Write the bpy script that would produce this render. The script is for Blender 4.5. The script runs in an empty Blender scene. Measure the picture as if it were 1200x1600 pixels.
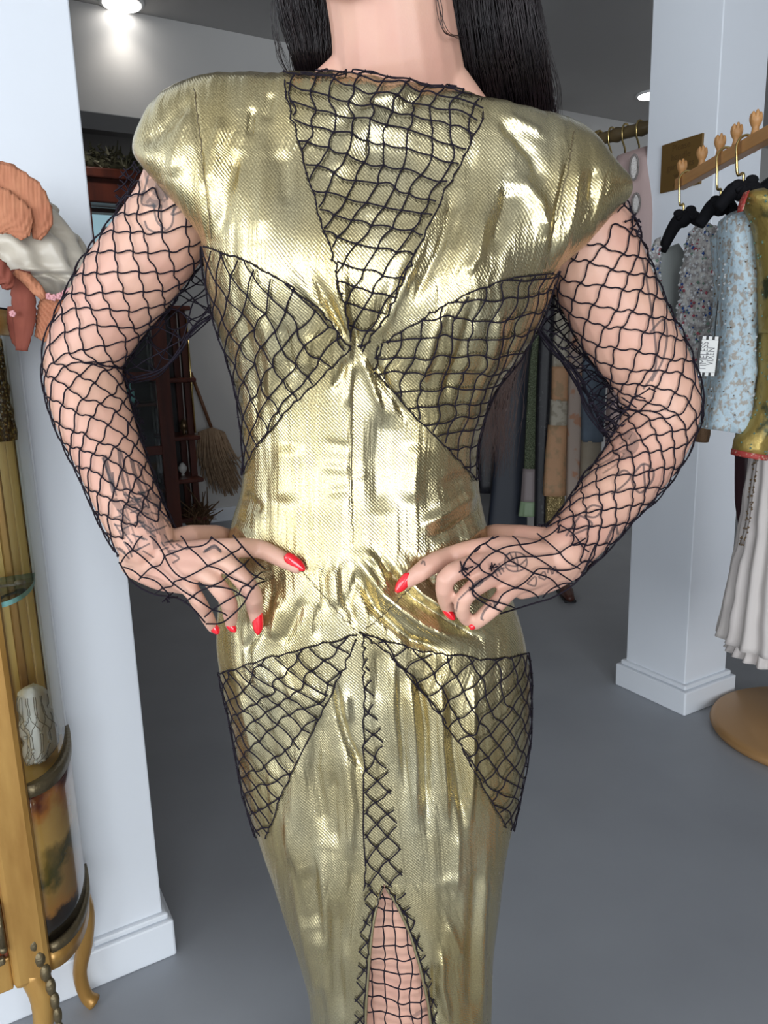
import bpy, bmesh, math, random
import numpy as np
from mathutils import Vector, Matrix
from mathutils.bvhtree import BVHTree

random.seed(7); rng = np.random.default_rng(7)
scene = bpy.context.scene
col = scene.collection

# ------------------------------------------------------------------ camera
FPX = 1155.0; CAMH = 1.22
PITCH = math.radians(11.7); ROLL = math.radians(1.65)
cF = np.array([0, math.cos(PITCH), -math.sin(PITCH)])
_r0 = np.array([1., 0, 0]); _u0 = np.array([0, math.sin(PITCH), math.cos(PITCH)])
cR = math.cos(ROLL) * _r0 - math.sin(ROLL) * _u0
cU = math.sin(ROLL) * _r0 + math.cos(ROLL) * _u0
cC = np.array([0, 0, CAMH])
cam_d = bpy.data.cameras.new('camera'); cam = bpy.data.objects.new('camera', cam_d)
col.objects.link(cam)
cam.matrix_world = Matrix(((cR[0], cU[0], -cF[0], 0), (cR[1], cU[1], -cF[1], 0), (cR[2], cU[2], -cF[2], CAMH), (0, 0, 0, 1)))
cam_d.sensor_fit = 'VERTICAL'; cam_d.sensor_height = 36.0; cam_d.lens = 36.0 * FPX / 1600.0
cam_d.clip_start = 0.05
scene.camera = cam

# ------------------------------------------------------------------ building axes (the shop is turned 30 degrees to the view)
BA = math.radians(30); BC, BS = math.cos(BA), math.sin(BA)
def B(s, t, z): return np.array([s * BC - t * BS, s * BS + t * BC, z])

# ------------------------------------------------------------------ world, daylight through the shop windows, exposure
w = bpy.data.worlds.new('world'); scene.world = w; w.use_nodes = True
bg = w.node_tree.nodes['Background']; bg.inputs[0].default_value = (0.75, 0.87, 1.0, 1); bg.inputs[1].default_value = 1.0
def area(name, s, t, z, face, sx, sz, power, color):
    d = bpy.data.lights.new(name, 'AREA'); d.shape = 'RECTANGLE'; d.size = sx; d.size_y = sz; d.energy = power; d.color = color
    o = bpy.data.objects.new(name, d); col.objects.link(o)
    p = B(s, t, z); o.location = p
    dirv = Vector(B(*face, 0)); o.rotation_euler = dirv.to_track_quat('-Z', 'Y').to_euler()
    return o
area('daylight_side_window', -4.35, -1.20, 1.40, (1, 0), 4.4, 2.35, 200, (0.91, 0.96, 1.0))
area('daylight_shop_window', -1.40, -4.35, 1.40, (0, 1), 3.7, 2.35, 245, (0.92, 0.965, 1.0))
scene.view_settings.view_transform = 'Standard'; scene.view_settings.look = 'None'
scene.view_settings.exposure = -0.18; scene.view_settings.gamma = 1.0
scene.view_settings.use_curve_mapping = False

# ------------------------------------------------------------------ pixel <-> place helpers
def ray(x, y): return cF + cR * ((x - 600) / FPX) + cU * ((800 - y) / FPX)
def P(x, y, Y):
    d = ray(x, y); return cC + d * (Y / d[1])
def Pz(x, y, Z):
    d = ray(x, y); return cC + d * ((Z - CAMH) / d[2])
def Pt(x, y, t):
    d = ray(x, y); dt = -d[0] * BS + d[1] * BC; return cC + d * (t / dt)
def Ps(x, y, s):
    d = ray(x, y); ds = d[0] * BC + d[1] * BS; return cC + d * (s / ds)
def proj(V):
    v = np.asarray(V) - cC; z = v @ cF
    return 600 + FPX * (v @ cR) / z, 800 - FPX * (v @ cU) / z

def pchip(x, y, xi):
    x = np.asarray(x, float); y = np.asarray(y, float)
    if y.ndim == 1: y = y[:, None]; flat = True
    else: flat = False
    h = np.diff(x); d = np.diff(y, axis=0) / h[:, None]
    m = np.zeros_like(y); m[0] = d[0]; m[-1] = d[-1]
    for i in range(1, len(x) - 1):
        a, b = d[i - 1], d[i]
        w1 = 2 * h[i] + h[i - 1]; w2 = h[i] + 2 * h[i - 1]
        ok = a * b > 0
        with np.errstate(divide='ignore', invalid='ignore'):
            mm = (w1 + w2) / (w1 / a + w2 / b)
        m[i] = np.where(ok, mm, 0)
    xi = np.clip(np.asarray(xi, float), x[0], x[-1])
    k = np.clip(np.searchsorted(x, xi) - 1, 0, len(x) - 2)
    t = ((xi - x[k]) / h[k])[:, None]; hh = h[k][:, None]
    r = (2*t**3 - 3*t**2 + 1) * y[k] + (t**3 - 2*t**2 + t) * hh * m[k] + (-2*t**3 + 3*t**2) * y[k+1] + (t**3 - t**2) * hh * m[k+1]
    return r[:, 0] if flat else r
def spline(pts, n):
    pts = np.asarray(pts, float)
    if len(pts) < 3:
        t = np.linspace(0, 1, n)[:, None]; return pts[0] * (1 - t) + pts[-1] * t
    q = np.vstack([2 * pts[0] - pts[1], pts, 2 * pts[-1] - pts[-2]])
    out = []
    for u in np.linspace(0, len(pts) - 1.000001, n):
        i = int(u); f = u - i; a, b, c, d = q[i], q[i+1], q[i+2], q[i+3]
        out.append(0.5 * (2*b + (c - a)*f + (2*a - 5*b + 4*c - d)*f*f + (3*b - 3*c + d - a)*f**3))
    return np.array(out)
_nt = rng.random((64, 64)) * 2 - 1
def vnoise(x, y):
    x = np.asarray(x, float); y = np.asarray(y, float)
    xi = np.floor(x).astype(int); yi = np.floor(y).astype(int); fx = x - xi; fy = y - yi
    fx = fx * fx * (3 - 2 * fx); fy = fy * fy * (3 - 2 * fy)
    g = lambda a, b: _nt[a % 64, b % 64]
    return (g(xi, yi) * (1 - fx) + g(xi + 1, yi) * fx) * (1 - fy) + (g(xi, yi + 1) * (1 - fx) + g(xi + 1, yi + 1) * fx) * fy

# ------------------------------------------------------------------ materials
MATS = {}
def mat(name, color=(0.8, 0.8, 0.8), rough=0.5, metal=0.0, noise=None, bump=None, alpha=None, trans=0.0, sheen=0.0, sss=0.0, spec=None, coat=0.0, emit=None):
    """noise=(scale, colour2, (sx,sy,sz), lo, hi)   bump=(kind, scale, strength, (sx,sy,sz))"""
    m = bpy.data.materials.new(name); m.use_nodes = True; nt = m.node_tree; N = nt.nodes; L = nt.links
    b = N['Principled BSDF']; b.inputs['Base Color'].default_value = (*color, 1); b.inputs['Roughness'].default_value = rough
    b.inputs['Metallic'].default_value = metal
    if trans: b.inputs['Transmission Weight'].default_value = trans
    if sheen: b.inputs['Sheen Weight'].default_value = sheen
    if coat: b.inputs['Coat Weight'].default_value = coat; b.inputs['Coat Roughness'].default_value = 0.1
    if spec is not None: b.inputs['Specular IOR Level'].default_value = spec
    if sss:
        b.inputs['Subsurface Weight'].default_value = sss; b.inputs['Subsurface Radius'].default_value = (0.012, 0.005, 0.003); b.inputs['Subsurface Scale'].default_value = 1.0
    if alpha is not None: b.inputs['Alpha'].default_value = alpha
    if emit: b.inputs['Emission Color'].default_value = (*emit[0], 1); b.inputs['Emission Strength'].default_value = emit[1]
    tc = N.new('ShaderNodeTexCoord')
    def mapped(scale):
        mp = N.new('ShaderNodeMapping'); mp.inputs['Scale'].default_value = scale; L.new(tc.outputs['Object'], mp.inputs['Vector']); return mp.outputs[0]
    def tex(kind, scale, sc):
        if kind == 'voronoi':
            t = N.new('ShaderNodeTexVoronoi'); t.inputs['Scale'].default_value = scale; o = t.outputs['Distance']
        elif kind == 'wave':
            t = N.new('ShaderNodeTexWave'); t.inputs['Scale'].default_value = scale; t.inputs['Distortion'].default_value = 2; o = t.outputs['Fac']
        else:
            t = N.new('ShaderNodeTexNoise'); t.inputs['Scale'].default_value = scale; t.inputs['Detail'].default_value = 5; o = t.outputs['Fac']
        L.new(mapped(sc), t.inputs['Vector']); return o
    if noise:
        sc, c2, ms, lo, hi = noise[:5]; kind = noise[5] if len(noise) > 5 else 'noise'
        o = tex(kind, sc, ms)
        r = N.new('ShaderNodeValToRGB'); r.color_ramp.elements[0].position = lo; r.color_ramp.elements[1].position = hi
        r.color_ramp.elements[0].color = (*color, 1); r.color_ramp.elements[1].color = (*c2, 1)
        L.new(o, r.inputs[0]); L.new(r.outputs[0], b.inputs['Base Color'])
    if bump:
        kind, sc, st, ms = bump
        o = tex(kind, sc, ms); bn = N.new('ShaderNodeBump'); bn.inputs['Strength'].default_value = st; bn.inputs['Distance'].default_value = 0.004
        L.new(o, bn.inputs['Height']); L.new(bn.outputs[0], b.inputs['Normal'])
    MATS[name] = m; return m
ONE = (1, 1, 1)
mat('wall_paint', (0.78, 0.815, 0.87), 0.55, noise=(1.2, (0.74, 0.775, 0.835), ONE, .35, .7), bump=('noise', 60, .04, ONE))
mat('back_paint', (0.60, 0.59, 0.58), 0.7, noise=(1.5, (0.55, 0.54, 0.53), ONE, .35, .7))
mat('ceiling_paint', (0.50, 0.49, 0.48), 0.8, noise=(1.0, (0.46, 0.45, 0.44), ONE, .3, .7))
mat('trim_paint', (0.78, 0.815, 0.87), 0.3)
mat('floor_concrete', (0.36, 0.38, 0.415), 0.42, noise=(1.8, (0.29, 0.305, 0.335), ONE, .3, .75), bump=('noise', 9, .05, ONE))
mat('shop_front_paint', (0.22, 0.20, 0.19), 0.6)
mat('frame_paint', (0.08, 0.08, 0.085), 0.4)
mat('skin', (0.68, 0.405, 0.30), 0.46, sss=0.08, noise=(14, (0.60, 0.31, 0.245), ONE, .35, .85), bump=('noise', 500, .05, ONE))
mat('nail_red', (0.78, 0.008, 0.02), 0.12, coat=0.8)
mat('net_thread', (0.010, 0.007, 0.014), 0.75, spec=.2)
mat('hair_black', (0.010, 0.006, 0.008), 0.42, noise=(30, (0.022, 0.011, 0.013), (1, 1, .05), .4, .8))
mat('hair_brown', (0.045, 0.016, 0.010), 0.35)
mat('gilt_wood', (0.52, 0.30, 0.085), 0.36, metal=.4, noise=(9, (0.34, 0.17, 0.04), (3, 3, .6), .35, .7), bump=('noise', 40, .15, (1, 1, .3)))
mat('gilt_panel', (0.80, 0.56, 0.19), 0.34, metal=.2, noise=(4, (0.66, 0.43, 0.12), (2, 2, .4), .3, .7))
mat('bronze_mount', (0.16, 0.125, 0.07), 0.42, metal=.7, bump=('noise', 120, .5, ONE))
mat('mahogany', (0.105, 0.024, 0.013), 0.3, noise=(5, (0.05, 0.012, 0.008), (4, 4, .5), .35, .7))
mat('cherry_veneer', (0.20, 0.05, 0.018), 0.22, noise=(3, (0.09, 0.015, 0.008), (2, 2, 1), .3, .75), coat=.5)
mat('dark_inside', (0.02, 0.018, 0.02), 0.5)
mat('brass', (0.80, 0.60, 0.25), 0.22, metal=1)
mat('beech_wood', (0.60, 0.31, 0.12), 0.42, noise=(8, (0.52, 0.25, 0.085), (8, 1, 8), .35, .7))
mat('bronze_paint', (0.44, 0.245, 0.10), 0.36, metal=.3)
mat('sign_brass', (0.20, 0.115, 0.035), 0.42, metal=.5)
mat('sign_ink', (0.115, 0.062, 0.018), 0.5, metal=.3)
mat('black_velvet', (0.006, 0.006, 0.008), 0.85, spec=.2)
mat('bamboo', (0.16, 0.115, 0.055), 0.4, noise=(10, (0.11, 0.075, 0.035), (1, 1, 1), .35, .7))
mat('lamp_white', (1, 1, 1), .5, emit=((1.0, 0.97, 0.92), 9))
mat('lamp_ring', (0.8, 0.8, 0.8), .4)
mat('moss', (0.16, 0.155, 0.09), .9, noise=(40, (0.06, 0.06, 0.035), ONE, .35, .7), bump=('noise', 70, 1, ONE))
mat('moss_pale', (0.30, 0.29, 0.20), .9)
mat('photo_blue_glow', (0.25, 0.42, 0.50), .3, noise=(5, (0.70, 0.78, 0.82), (1, 1, 1), .5, .62), emit=((0.42, 0.60, 0.68), .8))  # brightness put in as emission; the print itself is no lamp
mat('paper_white', (0.86, 0.86, 0.84), .6)
mat('ink_black', (0.015, 0.015, 0.015), .5)
mat('grey_ink', (0.16, 0.16, 0.17), .5)
mat('pampas', (0.36, 0.25, 0.16), .9, noise=(25, (0.22, 0.14, 0.085), ONE, .35, .7), bump=('noise', 80, 1, (1, 1, .3)))
mat('broom_stick', (0.17, 0.07, 0.03), .5)
mat('silk_cream', (0.58, 0.53, 0.45), .36, sheen=.3, noise=(7, (0.50, 0.44, 0.34), ONE, .4, .75))
mat('petal_orange', (0.50, 0.21, 0.11), .8, noise=(22, (0.40, 0.145, 0.075), ONE, .35, .7), bump=('wave', 60, .25, ONE))
mat('petal_rust', (0.22, 0.055, 0.032), .85, noise=(26, (0.16, 0.034, 0.022), ONE, .35, .7))
mat('petal_pink', (0.62, 0.30, 0.32), .7)
mat('sequin_gold', (0.55, 0.40, 0.13), .25, metal=.9, noise=(180, (0.18, 0.11, 0.03), ONE, .25, .5, 'voronoi'), bump=('voronoi', 180, 1, ONE))
mat('purse_silk', (0.90, 0.87, 0.81), .45, bump=('noise', 14, .5, ONE))
mat('cord_grey', (0.30, 0.27, 0.22), .6)
mat('pearl', (0.85, 0.84, 0.80), .15, coat=.6)
mat('bolero_tulle', (0.48, 0.47, 0.45), .6, noise=(90, (0.22, 0.20, 0.20), ONE, .4, .62), bump=('noise', 130, .9, ONE))
mat('bolero_lining', (0.30, 0.32, 0.31), .55, noise=(9, (0.24, 0.26, 0.25), (3, 3, .3), .3, .7))
mat('bead_crystal', (0.78, 0.80, 0.82), .12, metal=.3)
mat('bead_rose', (0.55, 0.12, 0.16), .12, metal=.6)
mat('bead_blue', (0.05, 0.13, 0.42), .12, metal=.6)
mat('bead_green', (0.30, 0.46, 0.36), .15, metal=.6)
mat('bead_bronze', (0.24, 0.16, 0.085), .3, metal=.7)
mat('blue_brocade', (0.46, 0.58, 0.65), .45, noise=(120, (0.36, 0.33, 0.29), (1, 1, .7), .50, .60), bump=('noise', 90, .7, ONE))
mat('gold_brocade', (0.42, 0.30, 0.085), .38, metal=.5, noise=(30, (0.08, 0.085, 0.04), (1, 1, .8), .54, .66), bump=('noise', 60, .7, ONE))
mat('red_trim', (0.42, 0.05, 0.04), .6, noise=(160, (0.6, 0.4, 0.3), ONE, .55, .65))
mat('chiffon', (0.63, 0.58, 0.55), .7, noise=(5, (0.56, 0.51, 0.49), (4, 4, .3), .3, .7))
mat('burgundy_satin', (0.030, 0.010, 0.014), .5)
mat('brown_fur', (0.12, 0.065, 0.03), .8, bump=('noise', 160, 1, ONE))
mat('pink_gown', (0.42, 0.31, 0.29), .55, noise=(6, (0.35, 0.25, 0.24), (5, 5, .3), .3, .7))
mat('bead_ivory', (0.58, 0.55, 0.53), .4, bump=('voronoi', 260, .8, ONE))
mat('bead_taupe', (0.16, 0.14, 0.13), .4)
mat('black_gown', (0.010, 0.010, 0.014), .5, noise=(70, (0.05, 0.05, 0.055), ONE, .62, .68))
mat('navy_gown', (0.010, 0.014, 0.025), .55)
mat('red_gown', (0.40, 0.02, 0.03), .5)
mat('green_sequin', (0.22, 0.26, 0.16), .3, metal=.5, noise=(220, (0.10, 0.12, 0.07), ONE, .3, .5, 'voronoi'), bump=('voronoi', 220, 1, ONE))
mat('mauve_silk', (0.22, 0.18, 0.18), .5)
mat('green_silk', (0.22, 0.30, 0.18), .5)
mat('peach_lace', (0.46, 0.26, 0.14), .7, noise=(30, (0.34, 0.22, 0.12), ONE, .5, .62), bump=('noise', 60, .6, ONE))
mat('ivory_lace', (0.40, 0.36, 0.29), .7, noise=(40, (0.28, 0.25, 0.19), ONE, .5, .6))
mat('floral_gown', (0.38, 0.30, 0.25), .7, noise=(22, (0.40, 0.20, 0.12), ONE, .55, .64))
mat('denim_gown', (0.13, 0.17, 0.22), .8, noise=(10, (0.09, 0.115, 0.15), ONE, .3, .7))
mat('beige_gown', (0.32, 0.27, 0.20), .7, noise=(14, (0.25, 0.2, 0.14), ONE, .35, .7))
mat('gold_fringe', (0.36, 0.27, 0.12), .3, metal=.6, bump=('voronoi', 160, 1, ONE))
mat('lip', (0.45, 0.08, 0.09), .4); mat('eye_white', (0.8, 0.8, 0.8), .2); mat('eye_dark', (0.03, 0.02, 0.015), .2)
mat('foot_finish', (0.09, 0.03, 0.02), .4)
def glass_mat():
    m = bpy.data.materials.new('clear_glass'); m.use_nodes = True; N = m.node_tree.nodes; L = m.node_tree.links
    N.remove(N['Principled BSDF']); out = N['Material Output']
    t = N.new('ShaderNodeBsdfTransparent'); t.inputs[0].default_value = (0.93, 0.97, 0.97, 1)
    g = N.new('ShaderNodeBsdfGlossy'); g.inputs['Roughness'].default_value = 0.03
    f = N.new('ShaderNodeFresnel'); f.inputs[0].default_value = 1.45
    mx = N.new('ShaderNodeMixShader'); L.new(f.outputs[0], mx.inputs[0]); L.new(t.outputs[0], mx.inputs[1]); L.new(g.outputs[0], mx.inputs[2]); L.new(mx.outputs[0], out.inputs[0])
    MATS['glass'] = m
    m2 = bpy.data.materials.new('glass_edge'); m2.use_nodes = True; b = m2.node_tree.nodes['Principled BSDF']
    b.inputs['Base Color'].default_value = (0.35, 0.72, 0.72, 1); b.inputs['Roughness'].default_value = .08; MATS['glass_edge'] = m2
    m3 = bpy.data.materials.new('tattoo_ink'); m3.use_nodes = True; N = m3.node_tree.nodes; L = m3.node_tree.links
    b = N['Principled BSDF']; b.inputs['Base Color'].default_value = (0.055, 0.065, 0.08, 1); b.inputs['Roughness'].default_value = .5
    b.inputs['Alpha'].default_value = 0.5
    MATS['tattoo_ink'] = m3
    m4 = m3.copy(); m4.name = 'tattoo_shade'; m4.node_tree.nodes['Principled BSDF'].inputs['Alpha'].default_value = 0.28; MATS['tattoo_shade'] = m4
glass_mat()
def lame_mat():
    m = bpy.data.materials.new('gold_lame'); m.use_nodes = True; nt = m.node_tree; N = nt.nodes; L = nt.links
    b = N['Principled BSDF']; b.inputs['Metallic'].default_value = 0.92; b.inputs['Anisotropic'].default_value = 0.0
    uv = N.new('ShaderNodeTexCoord')
    def mp(sc, rot=0):
        q = N.new('ShaderNodeMapping'); q.inputs['Scale'].default_value = sc; q.inputs['Rotation'].default_value = (0, 0, rot); L.new(uv.outputs['UV'], q.inputs[0]); return q.outputs[0]
    def noise(sc, det, vec, rgh=.55):
        t = N.new('ShaderNodeTexNoise'); t.inputs['Scale'].default_value = sc; t.inputs['Detail'].default_value = det; t.inputs['Roughness'].default_value = rgh; L.new(vec, t.inputs['Vector']); return t.outputs['Fac']
    big = noise(9, 3, mp((1, .55, 1)))
    rc = N.new('ShaderNodeValToRGB'); e = rc.color_ramp.elements
    e[0].position = .36; e[0].color = (0.545, 0.445, 0.222, 1); e[1].position = .66; e[1].color = (0.605, 0.54, 0.345, 1); L.new(big, rc.inputs[0])
    th_ = noise(620, 2, mp((1, 1, 1)), .7); tr_ = N.new('ShaderNodeMapRange'); tr_.inputs['From Min'].default_value = .3; tr_.inputs['From Max'].default_value = .7; tr_.inputs['To Min'].default_value = .70; tr_.inputs['To Max'].default_value = 1.25; L.new(th_, tr_.inputs['Value'])
    mu = N.new('ShaderNodeMix'); mu.data_type = 'RGBA'; mu.blend_type = 'MULTIPLY'; mu.inputs['Factor'].default_value = 1.0; L.new(rc.outputs[0], mu.inputs['A']); L.new(tr_.outputs[0], mu.inputs['B']); L.new(mu.outputs['Result'], b.inputs['Base Color'])
    rr = N.new('ShaderNodeMapRange'); rr.inputs['From Min'].default_value = .35; rr.inputs['From Max'].default_value = .65; rr.inputs['To Min'].default_value = .17; rr.inputs['To Max'].default_value = .31
    L.new(noise(24, 4, mp((1, .4, 1))), rr.inputs['Value']); L.new(rr.outputs[0], b.inputs['Roughness'])
    wv = N.new('ShaderNodeTexWave'); wv.wave_type = 'BANDS'; wv.bands_direction = 'DIAGONAL'; wv.inputs['Scale'].default_value = 170; wv.inputs['Distortion'].default_value = .4; wv.inputs['Detail'].default_value = 1; wv.inputs['Detail Scale'].default_value = 2
    L.new(mp((1, 1, 1)), wv.inputs['Vector'])
    st = noise(150, 4, mp((1, .055, 1)), .65)       # fine crinkles running down the cloth
    md = noise(40, 4, mp((1, .18, 1)), .6)
    gr = noise(480, 2, mp((1, .6, 1)), .6)         # metallic sparkle of the weave
    def bump(h, s, dist, prev=None):
        q = N.new('ShaderNodeBump'); q.inputs['Strength'].default_value = s; q.inputs['Distance'].default_value = dist; L.new(h, q.inputs['Height'])
        if prev is not None: L.new(prev, q.inputs['Normal'])
        return q.outputs[0]
    lg = noise(30, 3, mp((1, .045, 1)), .55); n = bump(lg, .50, .010); n = bump(md, .20, .004, n); n = bump(st, .45, .002, n); n = bump(wv.outputs['Fac'], .35, .0004, n); n = bump(gr, .30, .0008, n)
    L.new(n, b.inputs['Normal']); MATS['gold_lame'] = m
lame_mat()
def painted_panel():
    m = bpy.data.materials.new('painted_landscape'); m.use_nodes = True; nt = m.node_tree; N = nt.nodes; L = nt.links
    b = N['Principled BSDF']; b.inputs['Roughness'].default_value = .18; b.inputs['Coat Weight'].default_value = .5
    uv = N.new('ShaderNodeTexCoord'); sp = N.new('ShaderNodeSeparateXYZ'); L.new(uv.outputs['UV'], sp.inputs[0])
    t = N.new('ShaderNodeTexNoise'); t.inputs['Scale'].default_value = 3.2; t.inputs['Detail'].default_value = 6; L.new(uv.outputs['UV'], t.inputs['Vector'])
    ad = N.new('ShaderNodeMath'); ad.operation = 'MULTIPLY_ADD'; ad.inputs[1].default_value = 0.75; L.new(t.outputs['Fac'], ad.inputs[0])
    sh = N.new('ShaderNodeMath'); sh.operation = 'ADD'; sh.inputs[1].default_value = -0.38; L.new(sp.outputs['Y'], sh.inputs[0]); L.new(sh.outputs[0], ad.inputs[2])
    r = N.new('ShaderNodeValToRGB'); cr = r.color_ramp
    cr.elements[0].position = 0; cr.elements[0].color = (0.012, 0.009, 0.006, 1)
    cr.elements[1].position = 1; cr.elements[1].color = (0.06, 0.012, 0.01, 1)
    for p, c in ((.14, (0.02, 0.012, 0.008)), (.20, (0.26, 0.12, 0.03)), (.34, (0.24, 0.14, 0.04)), (.42, (0.05, 0.045, 0.012)), (.52, (0.13, 0.085, 0.02)), (.60, (0.36, 0.22, 0.06)), (.78, (0.33, 0.19, 0.05)), (.88, (0.28, 0.10, 0.018))):
        e = cr.elements.new(p); e.color = (*c, 1)
    L.new(ad.outputs[0], r.inputs[0]); L.new(r.outputs[0], b.inputs['Base Color']); MATS['painted_landscape'] = m
painted_panel()

# ------------------------------------------------------------------ mesh helpers
class MB:
    def __init__(s): s.v = []; s.f = []; s.n = 0
    def add(s, verts, faces):
        o = s.n; s.v.extend([tuple(map(float, q)) for q in verts]); s.f.extend([tuple(i + o for i in f) for f in faces]); s.n += len(verts); return s
    def quad_grid(s, G, wrap=False):
        G = np.asarray(G); r, c = G.shape[:2]; fs = []
        for i in range(r - 1):
            for j in range(c if wrap else c - 1):
                k = (j + 1) % c; fs.append((i*c + j, i*c + k, (i+1)*c + k, (i+1)*c + j))
        return s.add(G.reshape(-1, 3), fs)
    def tube(s, pts, r, n=6, cap=True, squash=None):
        pts = np.asarray(pts, float); m = len(pts); r = np.broadcast_to(np.asarray(r, float), (m,))
        T = np.gradient(pts, axis=0); T /= np.linalg.norm(T, axis=1)[:, None] + 1e-12
        ref = np.array([0, 1., 0]) if abs(T[0][1]) < .9 else np.array([1., 0, 0])
        a = np.linspace(0, 2*np.pi, n, endpoint=False); vs = []
        nv = np.cross(T[0], ref); nv /= np.linalg.norm(nv)
        for i in range(m):
            nv = nv - T[i] * (nv @ T[i]); nv /= np.linalg.norm(nv) + 1e-12; bv = np.cross(T[i], nv)
            vs.append(pts[i] + r[i] * (np.cos(a)[:, None] * nv + np.sin(a)[:, None] * bv))
        vs = np.array(vs); fs = []
        for i in range(m - 1):
            for j in range(n):
                k = (j + 1) % n; fs.append((i*n + j, i*n + k, (i+1)*n + k, (i+1)*n + j))
        if cap: fs.append(tuple(range(n - 1, -1, -1))); fs.append(tuple((m-1)*n + j for j in range(n)))
        return s.add(vs.reshape(-1, 3), fs)
    def etube(s, pts, ra, rb, n=20, caps=True):
        """closed limb: ra across (in the picture plane), rb in depth (world Y); rounded ends"""
        pts = np.asarray(pts, float); m = len(pts)
        T = np.gradient(pts, axis=0); T /= np.linalg.norm(T, axis=1)[:, None]
        a = np.linspace(0, 2*np.pi, n, endpoint=False); rings = []
        def ring(c, t, x, y):
            d = np.array([0, 1., 0]); d = d - t * (d @ t); d /= np.linalg.norm(d); e = np.cross(t, d)
            return c + x * np.cos(a)[:, None] * e + y * np.sin(a)[:, None] * d
        if caps:
            for q in (80, 55, 28):
                k = math.cos(math.radians(q)); rings.append(ring(pts[0] - T[0] * ra[0] * math.sin(math.radians(q)) * .9, T[0], ra[0]*k, rb[0]*k))
        for i in range(m): rings.append(ring(pts[i], T[i], ra[i], rb[i]))
        if caps:
            for q in (28, 55, 80):
                k = math.cos(math.radians(q)); rings.append(ring(pts[-1] + T[-1] * ra[-1] * math.sin(math.radians(q)) * .9, T[-1], ra[-1]*k, rb[-1]*k))
        R = np.array(rings); mm = len(R); fs = []
        for i in range(mm - 1):
            for j in range(n):
                k = (j + 1) % n; fs.append((i*n + j, i*n + k, (i+1)*n + k, (i+1)*n + j))
        fs.append(tuple(range(n - 1, -1, -1))); fs.append(tuple((mm-1)*n + j for j in range(n)))
        return s.add(R.reshape(-1, 3), fs)
    def ell(s, c, r, nu=16, nv=10, rot=None):
        c = np.asarray(c, float); vs = [np.array([0, 0, r[2]])]
        for i in range(1, nv):
            ph = math.pi * i / nv
            for j in range(nu):
                th = 2 * math.pi * j / nu; vs.append(np.array([r[0]*math.sin(ph)*math.cos(th), r[1]*math.sin(ph)*math.sin(th), r[2]*math.cos(ph)]))
        vs.append(np.array([0, 0, -r[2]])); vs = np.array(vs)
        if rot is not None: vs = vs @ np.asarray(rot).T
        fs = [(0, 1 + j, 1 + (j + 1) % nu) for j in range(nu)]
        for i in range(nv - 2):
            for j in range(nu):
                k = (j + 1) % nu; a = 1 + i*nu; fs.append((a + j, a + nu + j, a + nu + k, a + k))
        e = len(vs) - 1; a = 1 + (nv - 2) * nu
        fs += [(a + j, e, a + (j + 1) % nu) for j in range(nu)]
        return s.add(vs + c, fs)
    def octa(s, c, r):
        c = np.asarray(c); d = np.array([[1, 0, 0], [-1, 0, 0], [0, 1, 0], [0, -1, 0], [0, 0, 1], [0, 0, -1]]) * r
        return s.add(d + c, [(0, 2, 4), (2, 1, 4), (1, 3, 4), (3, 0, 4), (2, 0, 5), (1, 2, 5), (3, 1, 5), (0, 3, 5)])
    def box8(s, c):
        return s.add(c, [(0, 3, 2, 1), (4, 5, 6, 7), (0, 1, 5, 4), (1, 2, 6, 5), (2, 3, 7, 6), (3, 0, 4, 7)])
    def bbox(s, s0, s1, t0, t1, z0, z1):      # box along the building axes
        return s.box8([B(s0, t0, z0), B(s1, t0, z0), B(s1, t1, z0), B(s0, t1, z0), B(s0, t0, z1), B(s1, t0, z1), B(s1, t1, z1), B(s0, t1, z1)])
    def bar(s, a, b, wx, wz, up=(0, 0, 1)):
        a = np.asarray(a, float); b = np.asarray(b, float); t = b - a; t /= np.linalg.norm(t); x = np.cross(t, up); x /= np.linalg.norm(x); z = np.cross(x, t)
        x = x * wx / 2; z = z * wz / 2
        return s.box8([a - x - z, a + x - z, b + x - z, b - x - z, a - x + z, a + x + z, b + x + z, b - x + z])
    def lathe(s, prof, c, n=24, axis=None):
        prof = np.asarray(prof, float); a = np.linspace(0, 2*np.pi, n, endpoint=False)
        R = np.array([[[r*math.cos(q), r*math.sin(q), z] for q in a] for r, z in prof])
        if axis is not None: R = R @ np.asarray(axis).T
        R = R + np.asarray(c, float); m = len(prof)
        fs = [(i*n + j, i*n + (j+1) % n, (i+1)*n + (j+1) % n, (i+1)*n + j) for i in range(m - 1) for j in range(n)]
        fs.append(tuple(range(n - 1, -1, -1))); fs.append(tuple((m-1)*n + j for j in range(n)))
        return s.add(R.reshape(-1, 3), fs)
    def mesh(s, name):
        me = bpy.data.meshes.new(name); me.from_pydata(s.v, [], s.f); me.update(); return me
    def build(s, name, m, parent=None, smooth=False, bevel=0, solid=0):
        return obj(name, s.mesh(name), m, parent, smooth, bevel, solid)
def obj(name, me, m, parent=None, smooth=False, bevel=0, solid=0):
    o = bpy.data.objects.new(name, me); col.objects.link(o)
    me.materials.append(MATS[m] if isinstance(m, str) else m)
    if parent: o.parent = parent
    if smooth: me.polygons.foreach_set('use_smooth', [True] * len(me.polygons))
    if solid:
        q = o.modifiers.new('thickness', 'SOLIDIFY'); q.thickness = solid; q.offset = 0
    if bevel:
        q = o.modifiers.new('bevel', 'BEVEL'); q.width = bevel; q.segments = 2; q.limit_method = 'ANGLE'
    return o
def tag(o, label=None, cat=None, group=None, kind=None):
    if label: o['label'] = label
    if cat: o['category'] = cat
    if group: o['group'] = group
    if kind: o['kind'] = kind
    return o
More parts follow.
